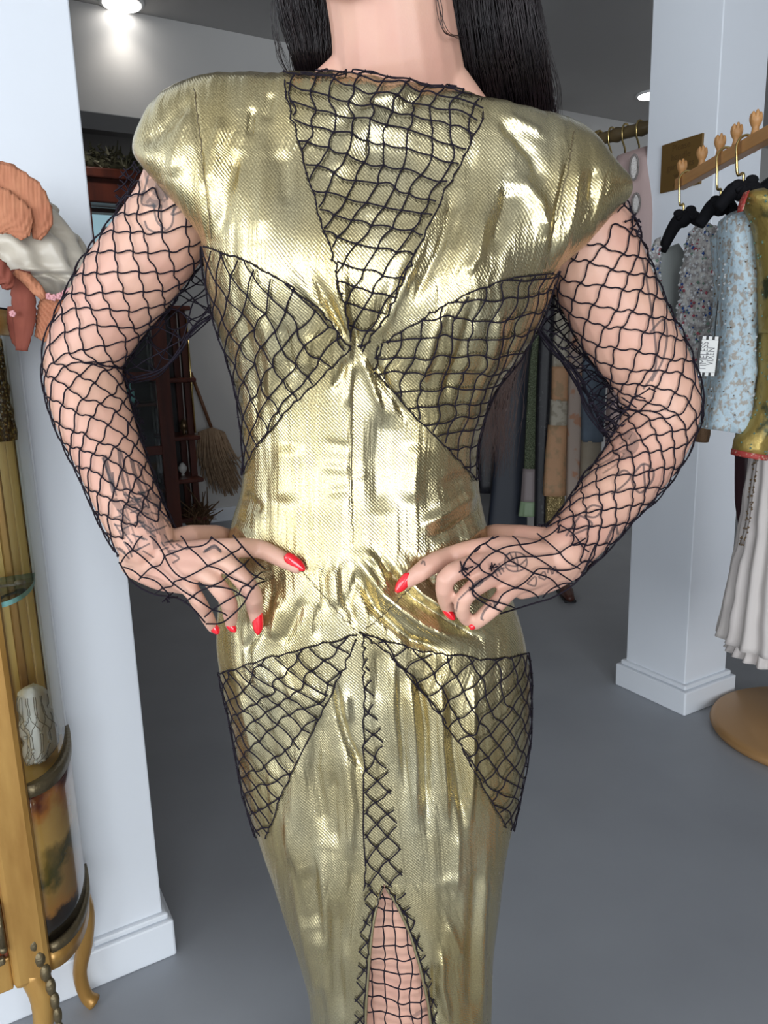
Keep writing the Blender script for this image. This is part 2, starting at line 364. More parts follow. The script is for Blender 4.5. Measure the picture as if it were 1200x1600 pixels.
def empty(name, loc, label, cat, group=None):
    # parts are modelled in world coordinates, so the Empty keeps the parts' frame: parent inverse is applied at the end
    o = bpy.data.objects.new(name, None); col.objects.link(o); o.location = Vector([float(q) for q in loc]); o.empty_display_size = .05
    return tag(o, label, cat, group)
def struct(o): o['kind'] = 'structure'; return o
def loft(rows, n=28, nr=24, pleat=(0, 0), expo=2.0, wob=0.0, seed=0):
    """rows: (xl,yl,xr,yr,Y,depth) silhouette marks of a hanging cloth at distance Y; returns ring grid"""
    rows = np.asarray(rows, float); t = np.concatenate([[0], np.cumsum(np.hypot(np.diff(rows[:, 1] + rows[:, 3]) / 2, np.diff(rows[:, 0] - rows[:, 2]) / 2) + 1e-3)])
    q = pchip(t, rows, np.linspace(0, t[-1], nr)); th = np.linspace(0, 2*np.pi, n, endpoint=False); G = []
    for i, (xl, yl, xr, yr, Y, dp) in enumerate(q):
        Lp, Rp = P(xl, yl, Y), P(xr, yr, Y); c = (Lp + Rp) / 2; h = (Rp - Lp) / 2
        x = np.sign(np.cos(th)) * np.abs(np.cos(th))**(2/expo); y = np.sign(np.sin(th)) * np.abs(np.sin(th))**(2/expo)
        k = 1 + pleat[1] * np.cos(pleat[0] * th + seed) * min(1, .3 + i / len(q)) + wob * vnoise(th * 3 + seed, np.full(n, i * .35))
        G.append(c + (x * np.minimum(k, 1.08))[:, None] * h + (y * dp * k)[:, None] * np.array([0, 1., 0]))
    return np.array(G)
def build_loft(name, m, parent, rows, **k):
    G = loft(rows, **k); b = MB(); b.quad_grid(G, wrap=True); n = G.shape[1]; r = G.shape[0]
    b.f.append(tuple(range(n - 1, -1, -1))); b.f.append(tuple((r-1)*n + j for j in range(n)))
    return b.build(name, m, parent, smooth=True), G
def sheet(corners, nu=14, nv=14, f=None):
    """corners: four 3D points (tl,tr,br,bl); f(u,v)-> offset vector"""
    tl, tr, br, bl = [np.asarray(c, float) for c in corners]; G = np.zeros((nv, nu, 3))
    for i in range(nv):
        v = i / (nv - 1)
        for j in range(nu):
            u = j / (nu - 1); p = (tl*(1-u) + tr*u)*(1-v) + (bl*(1-u) + br*u)*v
            if f is not None: p = p + np.asarray(f(u, v))
            G[i, j] = p
    return G

# ================================================================== SETTING
struct(MB().bbox(-4.6, 6.2, -4.6, 6.0, -0.08, 0).build('floor', 'floor_concrete'))
struct(MB().bbox(-4.6, 6.2, -4.6, 6.0, 2.75, 2.85).build('ceiling', 'ceiling_paint'))
WL = 0.252
struct(MB().bbox(-4.4, WL, 1.414, 1.52, 0, 2.75).build('wall_left', 'wall_paint', bevel=.003))
struct(MB().bbox(-4.4, WL + .018, 1.395, 1.539, 0, .085).bbox(-4.4, WL + .010, 1.403, 1.531, .085, .10).build('baseboard_left', 'trim_paint', bevel=.005))
struct(MB().bbox(2.05, 2.27, 1.53, 1.785, 0, 2.75).build('wall_pillar', 'wall_paint', bevel=.003))
struct(MB().bbox(2.024, 2.296, 1.504, 1.811, 0, .085).bbox(2.036, 2.284, 1.516, 1.799, .085, .102).build('baseboard_pillar', 'trim_paint', bevel=.005))
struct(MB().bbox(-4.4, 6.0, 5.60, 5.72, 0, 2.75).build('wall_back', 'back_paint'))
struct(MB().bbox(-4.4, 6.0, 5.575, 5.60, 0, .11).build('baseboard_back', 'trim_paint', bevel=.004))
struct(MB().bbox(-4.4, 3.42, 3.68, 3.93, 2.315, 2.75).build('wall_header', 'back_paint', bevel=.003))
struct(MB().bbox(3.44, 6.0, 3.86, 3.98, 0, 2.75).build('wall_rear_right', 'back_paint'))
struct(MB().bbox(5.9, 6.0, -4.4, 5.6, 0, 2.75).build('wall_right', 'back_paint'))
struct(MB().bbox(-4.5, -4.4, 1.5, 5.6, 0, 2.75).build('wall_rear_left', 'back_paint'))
# shop front behind the camera: window openings with frames
def window_wall(name, horiz, at, lo, hi, w0, w1, n):
    b = MB(); bx = (lambda a0, a1, z0, z1: b.bbox(at - .12, at, a0, a1, z0, z1)) if not horiz else (lambda a0, a1, z0, z1: b.bbox(a0, a1, at - .12, at, z0, z1))
    bx(lo, w0, 0, 2.75); bx(w1, hi, 0, 2.75); bx(w0, w1, 0, .20); bx(w0, w1, 2.62, 2.75)
    o = struct(b.build(name, 'shop_front_paint'))
    b = MB(); bx = (lambda a0, a1, z0, z1: b.bbox(at - .08, at - .03, a0, a1, z0, z1)) if not horiz else (lambda a0, a1, z0, z1: b.bbox(a0, a1, at - .08, at - .03, z0, z1))
    for k in range(n + 1):
        x = w0 + (w1 - w0) * k / n; bx(x - .03, x + .03, .20, 2.62)
    bx(w0, w1, .20, .25); bx(w0, w1, 2.57, 2.62)
    return o, b
o, b = window_wall('wall_side', False, -4.22, -4.4, 1.414, -3.4, 1.0, 4); struct(b.build('window_1', 'frame_paint'))
o, b = window_wall('wall_front', True, -4.22, -4.4, 6.0, -3.25, .45, 3); struct(b.build('window_2', 'frame_paint'))

# ceiling downlights
def downlight(px, py, r, label, watts):
    p = Pz(px, py, 2.75); e = empty('ceiling_downlight', p + np.array([0, 0, -.012]), label, 'light', 'recessed ceiling downlights')
    MB().lathe([(r*1.0, 0), (r*1.18, 0), (r*1.18, -.008), (r*1.0, -.012)], p, 28).build('trim_ring', 'lamp_ring', e, True)
    MB().lathe([(r*.99, -.0125), (r*.99, -.014), (r*.5, -.0155), (0.001, -.016)], p, 28).build('lamp_disc', 'lamp_white', e, True)
    d = bpy.data.lights.new('downlight_beam', 'SPOT'); d.energy = watts; d.color = (1, .94, .86); d.spot_size = math.radians(120); d.spot_blend = 1.0; d.shadow_soft_size = .06
    s = bpy.data.objects.new('downlight_beam', d); col.objects.link(s); s.location = p + np.array([0, 0, -.03]); s.parent = e
downlight(190, 2, .080, 'bright round downlight in ceiling above the header beam, upper left', 5)
downlight(1017, 147, .075, 'small round downlight in ceiling beside the white pillar', 9)

# ================================================================== PERSON
YC = 0.83      # distance of the torso's middle plane
ROWS = [ # xl, yl, xr, yr, front depth, back depth, squareness
 (462, 121, 742, 152, .052, .045, 2.0),
 (440, 116, 757, 157, .058, .055, 2.0),
 (395, 118, 805, 170, .066, .065, 2.1),
 (305, 128, 890, 193, .080, .080, 2.5),
 (258, 155, 925, 222, .086, .085, 3.0),
 (236, 190, 950, 258, .090, .088, 3.5),
 (222, 240, 972, 300, .093, .090, 4.0),
 (258, 292, 938, 345, .098, .092, 4.0),
 (298, 340, 900, 390, .102, .092, 3.6),
 (330, 390, 858, 430, .104, .090, 3.0),
 (336, 435, 848, 458, .104, .088, 2.6),
 (345, 485, 830, 505, .102, .085, 2.4),
 (359, 545, 800, 560, .098, .082, 2.3),
 (372, 605, 768, 612, .092, .080, 2.2),
 (379, 660, 752, 662, .088, .078, 2.2),
 (383, 715, 744, 715, .086, .078, 2.2),
 (378, 765, 748, 765, .088, .080, 2.2),
 (366, 805, 756, 805, .092, .086, 2.2),
 (354, 860, 770, 860, .098, .094, 2.3),
 (346, 930, 798, 930, .104, .104, 2.3),
 (343, 990, 818, 1000, .106, .110, 2.3),
 (350, 1050, 826, 1060, .108, .112, 2.3),
 (364, 1120, 825, 1130, .108, .110, 2.3),
 (386, 1220, 807, 1230, .110, .104, 2.4),
 (414, 1310, 789, 1320, .112, .098, 2.4),
 (444, 1400, 778, 1400, .113, .092, 2.4),
 (470, 1480, 768, 1480, .113, .088, 2.4),
 (484, 1540, 766, 1540, .113, .086, 2.4),
 (487, 1620, 764, 1620, .112, .086, 2.4),
 (480, 1760, 766, 1760, .094, .090, 2.3),
 (465, 1960, 775, 1960, .098, .096, 2.3)]
R_ = np.array(ROWS, float)
_tl = np.concatenate([[0], np.cumsum(np.maximum(np.hypot(*np.diff(R_[:, :2], axis=0).T), np.hypot(*np.diff(R_[:, 2:4], axis=0).T)))])
NROW = 520
_tv = np.linspace(0, _tl[-1], NROW)
RI = pchip(_tl, R_, _tv)
RL = np.array([P(r[0], r[1], YC) for r in RI]); RR = np.array([P(r[2], r[3], YC) for r in RI])
TILT = np.interp(_tv, _tl[[0, 3, 6, 9, 11, len(_tl)-1]], [.011, .012, .010, .005, 0, 0])
def spow(a, e): return np.sign(a) * np.abs(a)**e
def dress_base(th, k=1.0, inset=0.0):
    """th: (NROW, M) angles, front at -pi/2"""
    c = (RL + RR) / 2; h = (RR - RL) / 2; hl = np.linalg.norm(h, axis=1); e = 2 / RI[:, 6]
    x = spow(np.cos(th), e[:, None]); y = spow(np.sin(th), e[:, None])
    b = np.where(y < 0, RI[:, 4][:, None], RI[:, 5][:, None]) - inset
    hs = (h / hl[:, None]) * (hl * k - inset)[:, None]
    G = c[:, None, :] + x[:, :, None] * hs[:, None, :]
    G[:, :, 1] += y * np.maximum(b, .01)
    G[:, :, 2] += y * TILT[:, None]
    return G
def seg_dist(px, py, pts):
    best = np.full(px.shape, 1e9); tb = np.zeros(px.shape); n = len(pts) - 1
    for i in range(n):
        ax, ay = pts[i]; bx, by = pts[i+1]; dx, dy = bx - ax, by - ay; L2 = dx*dx + dy*dy
        t = np.clip(((px - ax)*dx + (py - ay)*dy) / L2, 0, 1); d = np.hypot(px - ax - t*dx, py - ay - t*dy)
        m = d < best; best = np.where(m, d, best); tb = np.where(m, (i + t) / n, tb)
    return best, tb
FOLDS = [
 ([(648,122),(600,160),(560,205),(532,255),(522,288)],11,8), ([(672,130),(628,172),(588,217),(560,265)],12,-6), ([(600,120),(560,165),(520,215)],10,-4),
 ([(395,165),(390,215)],6,-5), ([(350,180),(335,240),(325,300)],12,5), ([(375,230),(355,300),(350,370)],12,-5), ([(410,200),(412,300),(415,380)],14,4.5), ([(440,230),(450,330)],10,-4),
 ([(300,140),(312,230),(330,368)],4,-4), ([(215,232),(260,195),(300,150)],14,-5), ([(290,160),(280,230),(270,280)],14,4), ([(425,140),(415,190)],7,-4),
 ([(775,180),(830,240),(850,290)],10,-5), ([(800,285),(785,340),(760,400)],16,-7), ([(805,270),(842,320),(855,370)],13,7), ([(740,230),(730,310),(700,400)],7,-4),
 ([(690,300),(660,380),(620,470)],8,5), ([(720,290),(690,380),(640,480)],7,-5), ([(650,400),(615,480),(590,530)],6,4.5), ([(630,400),(600,470),(580,520)],5,-4),
 ([(895,215),(870,330),(850,420)],4,-4), ([(905,240),(895,330),(870,410)],9,5), ([(930,260),(925,320)],8,-4), ([(790,180),(850,210)],8,4), ([(760,330),(740,400),(720,430)],8,4),
 ([(548,430),(552,500),(558,545)],5,-4), ([(520,430),(540,500),(555,545)],5,4), ([(490,420),(525,490),(550,540)],6,-4), ([(460,420),(505,480),(545,540)],6,3),
 ([(562,555),(580,600),(600,650)],6,5), ([(575,555),(610,610),(640,660)],7,-5), ([(545,560),(520,610)],6,-4), ([(555,560),(540,640)],6,3),
 ([(690,470),(670,540),(660,600)],8,5), ([(730,460),(715,540),(690,630)],8,-5), ([(770,470),(755,560),(730,650)],9,5), ([(800,470),(780,560)],7,-4),
 ([(420,480),(430,560),(420,640)],9,3), ([(450,500),(460,590)],8,-3.5), ([(390,470),(400,560),(398,660)],8,-3.5), ([(490,520),(480,580)],7,3),
 ([(552,560),(550,700),(551,852)],4,-2), ([(505,692),(548,700)],7,-1.4), ([(500,730),(548,735)],7,1.5), ([(512,770),(548,765)],7,-1.4), ([(575,740),(556,745)],6,1.5),
 ([(605,640),(592,720),(598,810)],24,-7), ([(655,690),(640,790)],22,6), ([(450,690),(440,790)],26,5),
 ([(755,765),(700,800),(655,822)],9,6), ([(757,792),(710,825),(670,842)],8,-6), ([(760,822),(720,850)],8,5), ([(740,740),(690,760)],9,-4),
 ([(380,770),(410,800)],9,-4), ([(366,815),(400,850)],7,4),
 ([(560,870),(600,930),(660,975),(740,1012)],9,9), ([(585,865),(640,930),(700,970),(765,1005)],8,-8), ([(610,880),(660,930),(720,965),(770,990)],7,7), ([(552,880),(585,950),(640,1000),(700,1018)],8,-8),
 ([(630,860),(680,915),(730,945)],7,-5), ([(570,860),(590,880),(610,930)],6,5),
 ([(560,890),(545,940),(555,980)],6,-5), ([(520,880),(525,950)],8,4), ([(535,870),(540,960)],5,-4), ([(505,880),(510,960)],6,-3),
 ([(480,930),(455,980),(440,1010)],9,-4), ([(410,980),(380,1020)],8,-4), ([(500,940),(495,1000)],6,-4), ([(430,900),(415,960),(395,985)],8,-4), ([(440,940),(425,1000)],10,4),
 ([(525,1060),(530,1110),(545,1160),(570,1210)],6,-7), ([(540,1080),(545,1130)],7,5), ([(500,1100),(492,1200),(515,1330)],12,-7), ([(470,1140),(462,1300),(492,1500)],16,7), ([(440,1250),(470,1420),(495,1560)],9,5), ([(500,1320),(512,1460),(515,1600)],8,5), ([(455,1330),(480,1450)],7,-5), ([(535,1150),(550,1260),(545,1350)],9,5), ([(520,1200),(525,1330)],8,-5),
 ([(650,1040),(665,1140),(668,1300)],7,-8), ([(638,1050),(648,1150),(650,1300)],10,6), ([(690,1060),(690,1160),(700,1290)],7,7), ([(705,1060),(712,1180),(725,1300)],8,-7), ([(738,1060),(737,1180),(732,1290)],6,7),
 ([(610,1020),(612,1100),(622,1200)],7,4), ([(625,1030),(628,1120),(636,1250)],6,-4), ([(590,1010),(590,1100)],6,-3),
 ([(400,1060),(420,1140),(430,1220)],10,-4), ([(440,1040),(460,1100)],8,3.5), ([(375,1080),(400,1190)],8,3.5),
 ([(680,1385),(760,1352)],9,2), ([(690,1480),(690,1540),(702,1600)],6,8), ([(680,1500),(680,1600)],6,-5), ([(722,1500),(700,1440)],8,4), ([(745,1330),(738,1460),(735,1600)],10,-5), ([(760,1340),(752,1470),(750,1600)],7,5), ([(715,1300),(712,1400)],6,4),
 ([(530,1400),(520,1500),(540,1600)],14,-6), ([(500,1450),(500,1560)],14,6), ([(555,1330),(548,1420),(540,1500)],8,-4), ([(480,1350),(495,1450)],14,-5)]
MOUNDS = [((450, 430), 85, .020), ((725, 460), 85, .020), ((585, 560), 45, -.008), ((560, 900), 90, .006), ((600, 700), 110, -.004)]
def displace(G):
    """sculpt folds, bust and crinkles into a row x column grid of base points"""
    du = np.gradient(G, axis=1); dv = np.gradient(G, axis=0); N = np.cross(du, dv); N /= np.linalg.norm(N, axis=2)[:, :, None] + 1e-12
    cen = (RL + RR)[:, None, :] / 2; sgn = np.sign(np.sum(N * (G - cen), axis=2)); sgn[sgn == 0] = 1
    N = N * sgn[:, :, None]
    px, py = proj(G); front = np.clip((-N[:, :, 1] - .02) / .3, 0, 1)
    D = np.zeros(px.shape)
    for (cx, cy), s, a in MOUNDS: D += a * np.exp(-((px - cx)**2 + (py - cy)**2) / (2 * s * s))
    for pts, wd, a in FOLDS:
        x0 = min(p[0] for p in pts) - 4*wd; x1 = max(p[0] for p in pts) + 4*wd; y0 = min(p[1] for p in pts) - 4*wd; y1 = max(p[1] for p in pts) + 4*wd
        m = (px > x0) & (px < x1) & (py > y0) & (py < y1)
        d, t = seg_dist(px[m], py[m], pts)
        D[m] += a * .00085 * np.exp(-(d / wd)**2 * 1.25) * np.clip(np.minimum(t, 1 - t) * 5, .15, 1)
    sx = G[:, :, 0] / .02; sz = G[:, :, 2] / .09
    D += .0011 * vnoise(sx * 1.3 + .5*vnoise(sx*.5, sz*.8), sz * .42) + .0007 * vnoise(sx * 3.1 + 7, sz * .6 + 3) + .0016 * vnoise(sx * .5 + 3, sz * .35 + 9)
    gath = np.exp(-((px - 560) / 70)**2 - ((py - 520) / 90)**2) + .7 * np.exp(-((px - 620) / 60)**2 - ((py - 1120) / 130)**2)
    D += gath * .0022 * vnoise(G[:, :, 0] / .006, G[:, :, 2] / .06 + 5)
    D = np.where(front > 0, D * front, 0) + np.where(front <= 0, .0010 * vnoise(sx, sz), 0)
    return G + N * D[:, :, None], N
# sampling grid (closed, seam at the back) used to lay the net panels on the cloth
NS = 520
TH = np.linspace(-1.5 * np.pi, .5 * np.pi, NS)[None, :].repeat(NROW, 0)
SG, SN = displace(dress_base(TH)); SPX, SPY = proj(SG); SFRONT = SN[:, :, 1] < -.03
mid = NS // 2
_ds = np.linalg.norm(np.diff(SG, axis=1), axis=2); SARC = np.concatenate([np.zeros((NROW, 1)), np.cumsum(_ds, axis=1)], axis=1); SARC -= SARC[:, mid:mid+1]
SH = np.concatenate([[0], np.cumsum(np.linalg.norm(np.diff(SG[:, mid], axis=0), axis=1))])
def px2rc(x, y):
    d = (SPX - x)**2 + (SPY - y)**2 + np.where(SFRONT, 0, 1e7); k = int(np.argmin(d)); return k // NS, k % NS
def bil(A, r, c):
    r = min(max(r, 0), NROW - 1.001); c = min(max(c, 0), NS - 1.001); i = int(r); j = int(c); f = r - i; g = c - j
    return (A[i, j]*(1-g) + A[i, j+1]*g)*(1-f) + (A[i+1, j]*(1-g) + A[i+1, j+1]*g)*f
def ah2p(a, h, off):
    r = float(np.interp(h, SH, np.arange(NROW))); i = min(int(r), NROW - 2); f = r - i
    arc = SARC[i]*(1-f) + SARC[i+1]*f; c = float(np.interp(a, arc, np.arange(NS)))
    return bil(SG, r, c) + bil(SN, r, c) * off
def surf_px(x, y, off):
    r, c = px2rc(x, y); return SG[r, c] + SN[r, c] * off
# dress mesh: seam at the centre front, opening into the slit
SLL = [(599,1383),(590,1410),(582,1450),(577,1500),(573,1560),(570,1640),(560,1760),(540,1960)]
SLR = [(601,1383),(621,1415),(641,1460),(656,1510),(669,1570),(678,1640),(690,1760),(710,1960)]
CENT = [(590,118),(575,300),(560,540),(551,620),(551,850),(560,985),(575,1150),(600,1383)]
base_s = dress_base(TH); bpx, bpy_ = proj(base_s)
def th_at(row, x):
    s = slice(int(NS*.25) + 2, int(NS*.75) - 2); return float(np.interp(x, bpx[row, s], TH[row, s]))
rowy = bpy_[:, mid]
thL = np.zeros(NROW); thR = np.zeros(NROW)
for i in range(NROW):
    y = rowy[i]
    if y < 1383: x = np.interp(y, [p[1] for p in CENT], [p[0] for p in CENT]); thL[i] = thR[i] = th_at(i, x)
    else:
        thL[i] = th_at(i, np.interp(y, [p[1] for p in SLL], [p[0] for p in SLL])); thR[i] = th_at(i, np.interp(y, [p[1] for p in SLR], [p[0] for p in SLR]))
ND = 520
f_ = np.linspace(0, 1, ND)[None, :]; THD = thR[:, None] * (1 - f_) + (thL + 2*np.pi)[:, None] * f_
DG, DN = displace(dress_base(THD))
person = empty('person', (0, YC, 0), 'woman standing hands on hips in gold dress and fishnet sleeves', 'person')
me = bpy.data.meshes.new('dress'); idx = np.arange(NROW * ND).reshape(NROW, ND)
faces = np.stack([idx[:-1, :-1], idx[1:, :-1], idx[1:, 1:], idx[:-1, 1:]], -1).reshape(-1, 4)
me.from_pydata(DG.reshape(-1, 3).tolist(), [], faces.tolist()); me.update()
uvl = me.uv_layers.new(name='UVMap')
arcD = np.concatenate([np.zeros((NROW, 1)), np.cumsum(np.linalg.norm(np.diff(DG, axis=1), axis=2), axis=1)], axis=1)
arcD = np.where(np.arange(ND)[None, :] < ND // 2, arcD, arcD - arcD[:, -1:])
uvv = np.stack([arcD, -SH[:, None].repeat(ND, 1)], -1).reshape(-1, 2)
li = np.zeros(len(me.loops), int); me.loops.foreach_get('vertex_index', li); uvl.data.foreach_set('uv', uvv[li].ravel())
dress = obj('dress', me, 'gold_lame', person, smooth=True)
dress['label'] = 'gold lame gown with padded cap sleeves and front slit'
bvh_dress = BVHTree.FromPolygons(DG[::2, ::2].reshape(-1, 3).tolist(), np.stack([a.ravel() for a in (
    (lambda q: (q[:-1, :-1], q[1:, :-1], q[1:, 1:], q[:-1, 1:]))(np.arange(len(range(0, NROW, 2)) * len(range(0, ND, 2))).reshape(len(range(0, NROW, 2)), -1)))], -1).tolist())
def hit(bvh, x, y):
    d = Vector(ray(x, y)).normalized(); loc, nrm, i, dist = bvh.ray_cast(Vector(cC), d)
    return (None, None) if loc is None else (np.array(loc), np.array(nrm if nrm.dot(d) < 0 else -nrm))

# ---------------------------------------------------------------- body: one continuous surface
bm_ = MB()
def limb(rows, nseg=26, dep=1.0, n=20):
    """rows: (px, py, radius px, Y, depth factor)"""
    rows = np.asarray([r if len(r) == 5 else (*r, dep) for r in rows], float)
    t = np.concatenate([[0], np.cumsum(np.hypot(np.diff(rows[:, 0]), np.diff(rows[:, 1])))])
    q = pchip(t, rows, np.linspace(0, t[-1], nseg)); q[:, :2] = spline(rows[:, :2], 400)[np.clip(np.searchsorted(np.concatenate([[0], np.cumsum(np.hypot(*np.diff(spline(rows[:, :2], 400), axis=0).T))]) / np.cumsum(np.hypot(*np.diff(spline(rows[:, :2], 400), axis=0).T))[-1], np.linspace(0, 1, nseg)), 0, 399)]
    pts = np.array([P(a, b, Y) for a, b, _, Y, _ in q]); ra = q[:, 2] * q[:, 3] / FPX * 1.02; rb = ra * q[:, 4]
    return pts, ra, rb
ARM_L = [(300,255,58,.845),(278,320,60,.845),(249,374,64,.85),(203,436,65,.855),(163,496,59,.86),(131,562,56,.86),(141,632,57,.845),(171,712,52,.82),(203,792,49,.785),(228,845,46,.762)]
ARM_R = [(890,310,60,.845),(915,362,66,.845),(937,430,69,.85),(979,518,65,.855),(1014,575,60,.86),(1034,640,57,.86),(1006,710,55,.845),(955,775,50,.815),(906,834,46,.785),(872,866,43,.765)]
for A in (ARM_L, ARM_R):
    bm_.etube(*limb(A, 34, .92))
# torso under the dress, hips, legs
TH2 = np.linspace(0, 2*np.pi, 40, endpoint=False)[None, :].repeat(NROW, 0)
T0 = dress_base(TH2, .93, .016); rsel = list(range(60, 470, 8))
G = T0[rsel]; k0 = bm_.n; bm_.quad_grid(G, wrap=True); n_ = 40
bm_.f.append(tuple(k0 + j for j in range(n_ - 1, -1, -1))); bm_.f.append(tuple(k0 + (len(rsel)-1)*n_ + j for j in range(n_)))
bm_.ell(P(360, 230, .86), (.055, .045, .045)); bm_.ell(P(845, 280, .86), (.055, .045, .045))
def leg(xs):
    z = [.90, .79, .66, .56, .48, .40, .30, .20, .10, .05]; r = [.070, .068, .068, .058, .052, .050, .052, .043, .032, .030]
    pts = np.array([[x, y, zz] for x, y, zz in xs]); return pts, np.array(r), np.array(r)
def leg_pts(xa, xb, xc): # hip, knee, ankle
    z = [.90, .79, .66, .56, .48, .40, .30, .20, .10, .05]
    return [(np.interp(q, [.05, .5, .95], [xc, xb, xa]), np.interp(q, [.05, .5, .95], [.87, .815, .83]), q) for q in z]
LEGX = [float(P(x, 1480, .80)[0]) for x in (540, 648)]
for xa, xb, xc, fx in ((-.085, LEGX[0], -.05, -1), (.065, LEGX[1] - .012, .06, 1)):
    bm_.etube(*leg(leg_pts(xa, xb, xc)))
    bm_.etube(np.array([[xc, .885, .035], [xc, .80, .03], [xc + .01 * fx, .70, .02]]), np.array([.03, .038, .025]), np.array([.03, .03, .02]))
# neck and head
bm_.etube(*limb([(632,215,104,.888,.75),(627,150,94,.874,.82),(620,95,90,.862,.92),(613,35,86,.852,.95),(600,-40,84,.84,.95)], 14, .95, 24))
for a, b in (((548,120),(478,172)), ((700,142),(762,214))):
    bm_.etube(np.array([P(*a, .86), P(*b, .87)]), np.array([.027, .022]), np.array([.027, .022]))
HC = P(585, -165, .83)          # head centre
rt = np.array(Matrix.Rotation(math.radians(8), 3, 'Y') @ Matrix.Rotation(math.radians(-16), 3, 'Z'))
hp = lambda x, y, z: HC + rt @ np.array([x, y, z])
bm_.ell(hp(0, .015, .032), (.074, .092, .090), 24, 16, rt); bm_.ell(hp(0, -.012, -.018), (.060, .078, .092), 24, 16, rt)
bm_.ell(hp(0, -.058, -.098), (.022, .018, .014), 14, 10, rt)
for sx in (-1, 1):
    bm_.ell(hp(.024*sx, -.026, -.072), (.030, .044, .028), 14, 10, rt); bm_.ell(hp(.031*sx, -.050, -.030), (.025, .017, .026), 14, 10, rt)
    bm_.ell(hp(.074*sx, .014, -.006), (.008, .018, .030), 12, 8, rt); bm_.ell(hp(.028*sx, -.074, .028), (.022, .009, .007), 12, 8, rt); bm_.ell(hp(.0085*sx, -.089, -.027), (.006, .007, .005), 10, 8, rt)
bm_.etube(np.array([hp(0, -.082, .022), hp(0, -.091, -.002), hp(0, -.098, -.022)]), np.array([.0055, .0065, .0085]), np.array([.008, .010, .010]))
# hands
def fY(x, y, r, dflt):
    h, _ = hit(bvh_dress, x, y); return (h[1] - r * .80 / FPX * .85) if h is not None else dflt
def finger(pts, d0=None):
    """pts: (px, py, r px, Y or None -> resting on the cloth)"""
    rows = []
    for x, y, r, Y in pts:
        rows.append((x, y, r, fY(x, y, r, .735) if Y is None else Y, 1.0))
    a, b, c = limb(rows, 16); bm_.etube(a, b, c, n=14)
    return rows
HL = dict(
 index=[(262,868,22,.752),(318,862,20,.735),(362,857,17,.727),(403,857,15.5,None),(437,872,14,None),(464,888,9.5,None)],
 middle=[(258,876,22,.752),(312,874,19,.730),(350,876,16.5,.716),(376,902,16,.712),(394,926,15.5,.712),(398,950,14,None),(402,974,10,None)],
 ring=[(252,884,22,.752),(296,890,18,.728),(322,897,15.5,.714),(343,920,15,.710),(357,940,14,.716),(360,960,12.5,.728),(361,977,9.5,.740)],
 pinky=[(246,890,22,.752),(278,906,17,.730),(297,920,14,.718),(309,938,13,.716),(318,953,12,.722),(326,968,11,.732),(333,982,8.5,.742)])
HR = dict(
 index=[(848,866,22,.752),(795,856,20,.738),(752,858,18.5,.728),(710,868,17.5,None),(676,881,17,None),(650,899,14.5,None),(630,914,9.5,None)],
 middle=[(850,874,22,.752),(800,872,19,.732),(760,876,17,.718),(722,888,16.5,.706),(697,903,16,.700),(694,925,14.5,.706),(699,945,13,None),(705,962,9.5,None)],
 ring=[(854,882,22,.752),(808,890,18,.730),(774,900,16,.716),(745,916,15.5,.704),(724,936,14.5,.698),(722,954,13,.704),(729,969,10.5,.716)],
 pinky=[(858,890,22,.752),(822,908,17,.730),(797,922,15,.716),(774,946,14.5,.708),(754,964,13.5,.708),(742,976,10,.716)])
FING = {}
for tagn, H_ in (('L', HL), ('R', HR)):
    for k, v in H_.items(): FING[tagn + k] = finger(v)
for heel in ([(218,872,36,.765),(252,892,32,.757),(288,908,22,.742)], [(890,874,33,.768),(855,896,31,.757),(815,916,22,.742)]): bm_.etube(*limb(heel, 14, .75))
# thumbs go round behind the waist
bm_.etube(np.array([P(250, 858, .775), P(300, 842, .79), P(338, 838, .815), P(365, 842, .85)]), np.array([.018, .016, .013, .010]), np.array([.018, .016, .013, .010]))
bm_.etube(np.array([P(858, 850, .775), P(812, 842, .79), P(775, 836, .815), P(752, 836, .85)]), np.array([.018, .016, .013, .010]), np.array([.018, .016, .013, .010]))
tmp = obj('body_source', bm_.mesh('body_source'), 'skin')
md = tmp.modifiers.new('r', 'REMESH'); md.mode = 'VOXEL'; md.voxel_size = .0024; md.use_smooth_shade = True
sm = tmp.modifiers.new('s', 'SMOOTH'); sm.factor = .5; sm.iterations = 5
dg = bpy.context.evaluated_depsgraph_get(); bme = bpy.data.meshes.new_from_object(tmp.evaluated_get(dg)); bpy.data.objects.remove(tmp)
bme.name = 'body'; bme.materials.clear(); body = obj('body', bme, 'skin', person, smooth=True)
_bm = bmesh.new(); _bm.from_mesh(bme); bvh_body = BVHTree.FromBMesh(_bm); _bm.free()
for sx in (-1, 1):
    e = MB().ell(hp(.029*sx, -.0755, .010), (.0125, .007, .0055), 14, 8, rt).build('eye', 'eye_white', person, True)
    MB().ell(hp(.029*sx, -.0812, .010), (.0042, .0018, .0045), 12, 8, rt).build('iris', 'eye_dark', e, True)
    MB().tube([hp(.016*sx, -.0805, .011), hp(.029*sx, -.0830, .0168), hp(.043*sx, -.0745, .012)], [.0008, .0013, .0008], 5).build('upper_lashes', 'hair_black', person, True)
    MB().tube([hp(.013*sx, -.086, .030), hp(.030*sx, -.085, .037), hp(.047*sx, -.070, .033)], [.0016, .002, .0008], 6).build('eyebrow', 'hair_black', person, True)
MB().ell(hp(0, -.0835, -.054), (.020, .006, .0042), 14, 8, rt).ell(hp(0, -.083, -.0605), (.017, .0065, .005), 14, 8, rt).build('lips', 'lip', person, True)

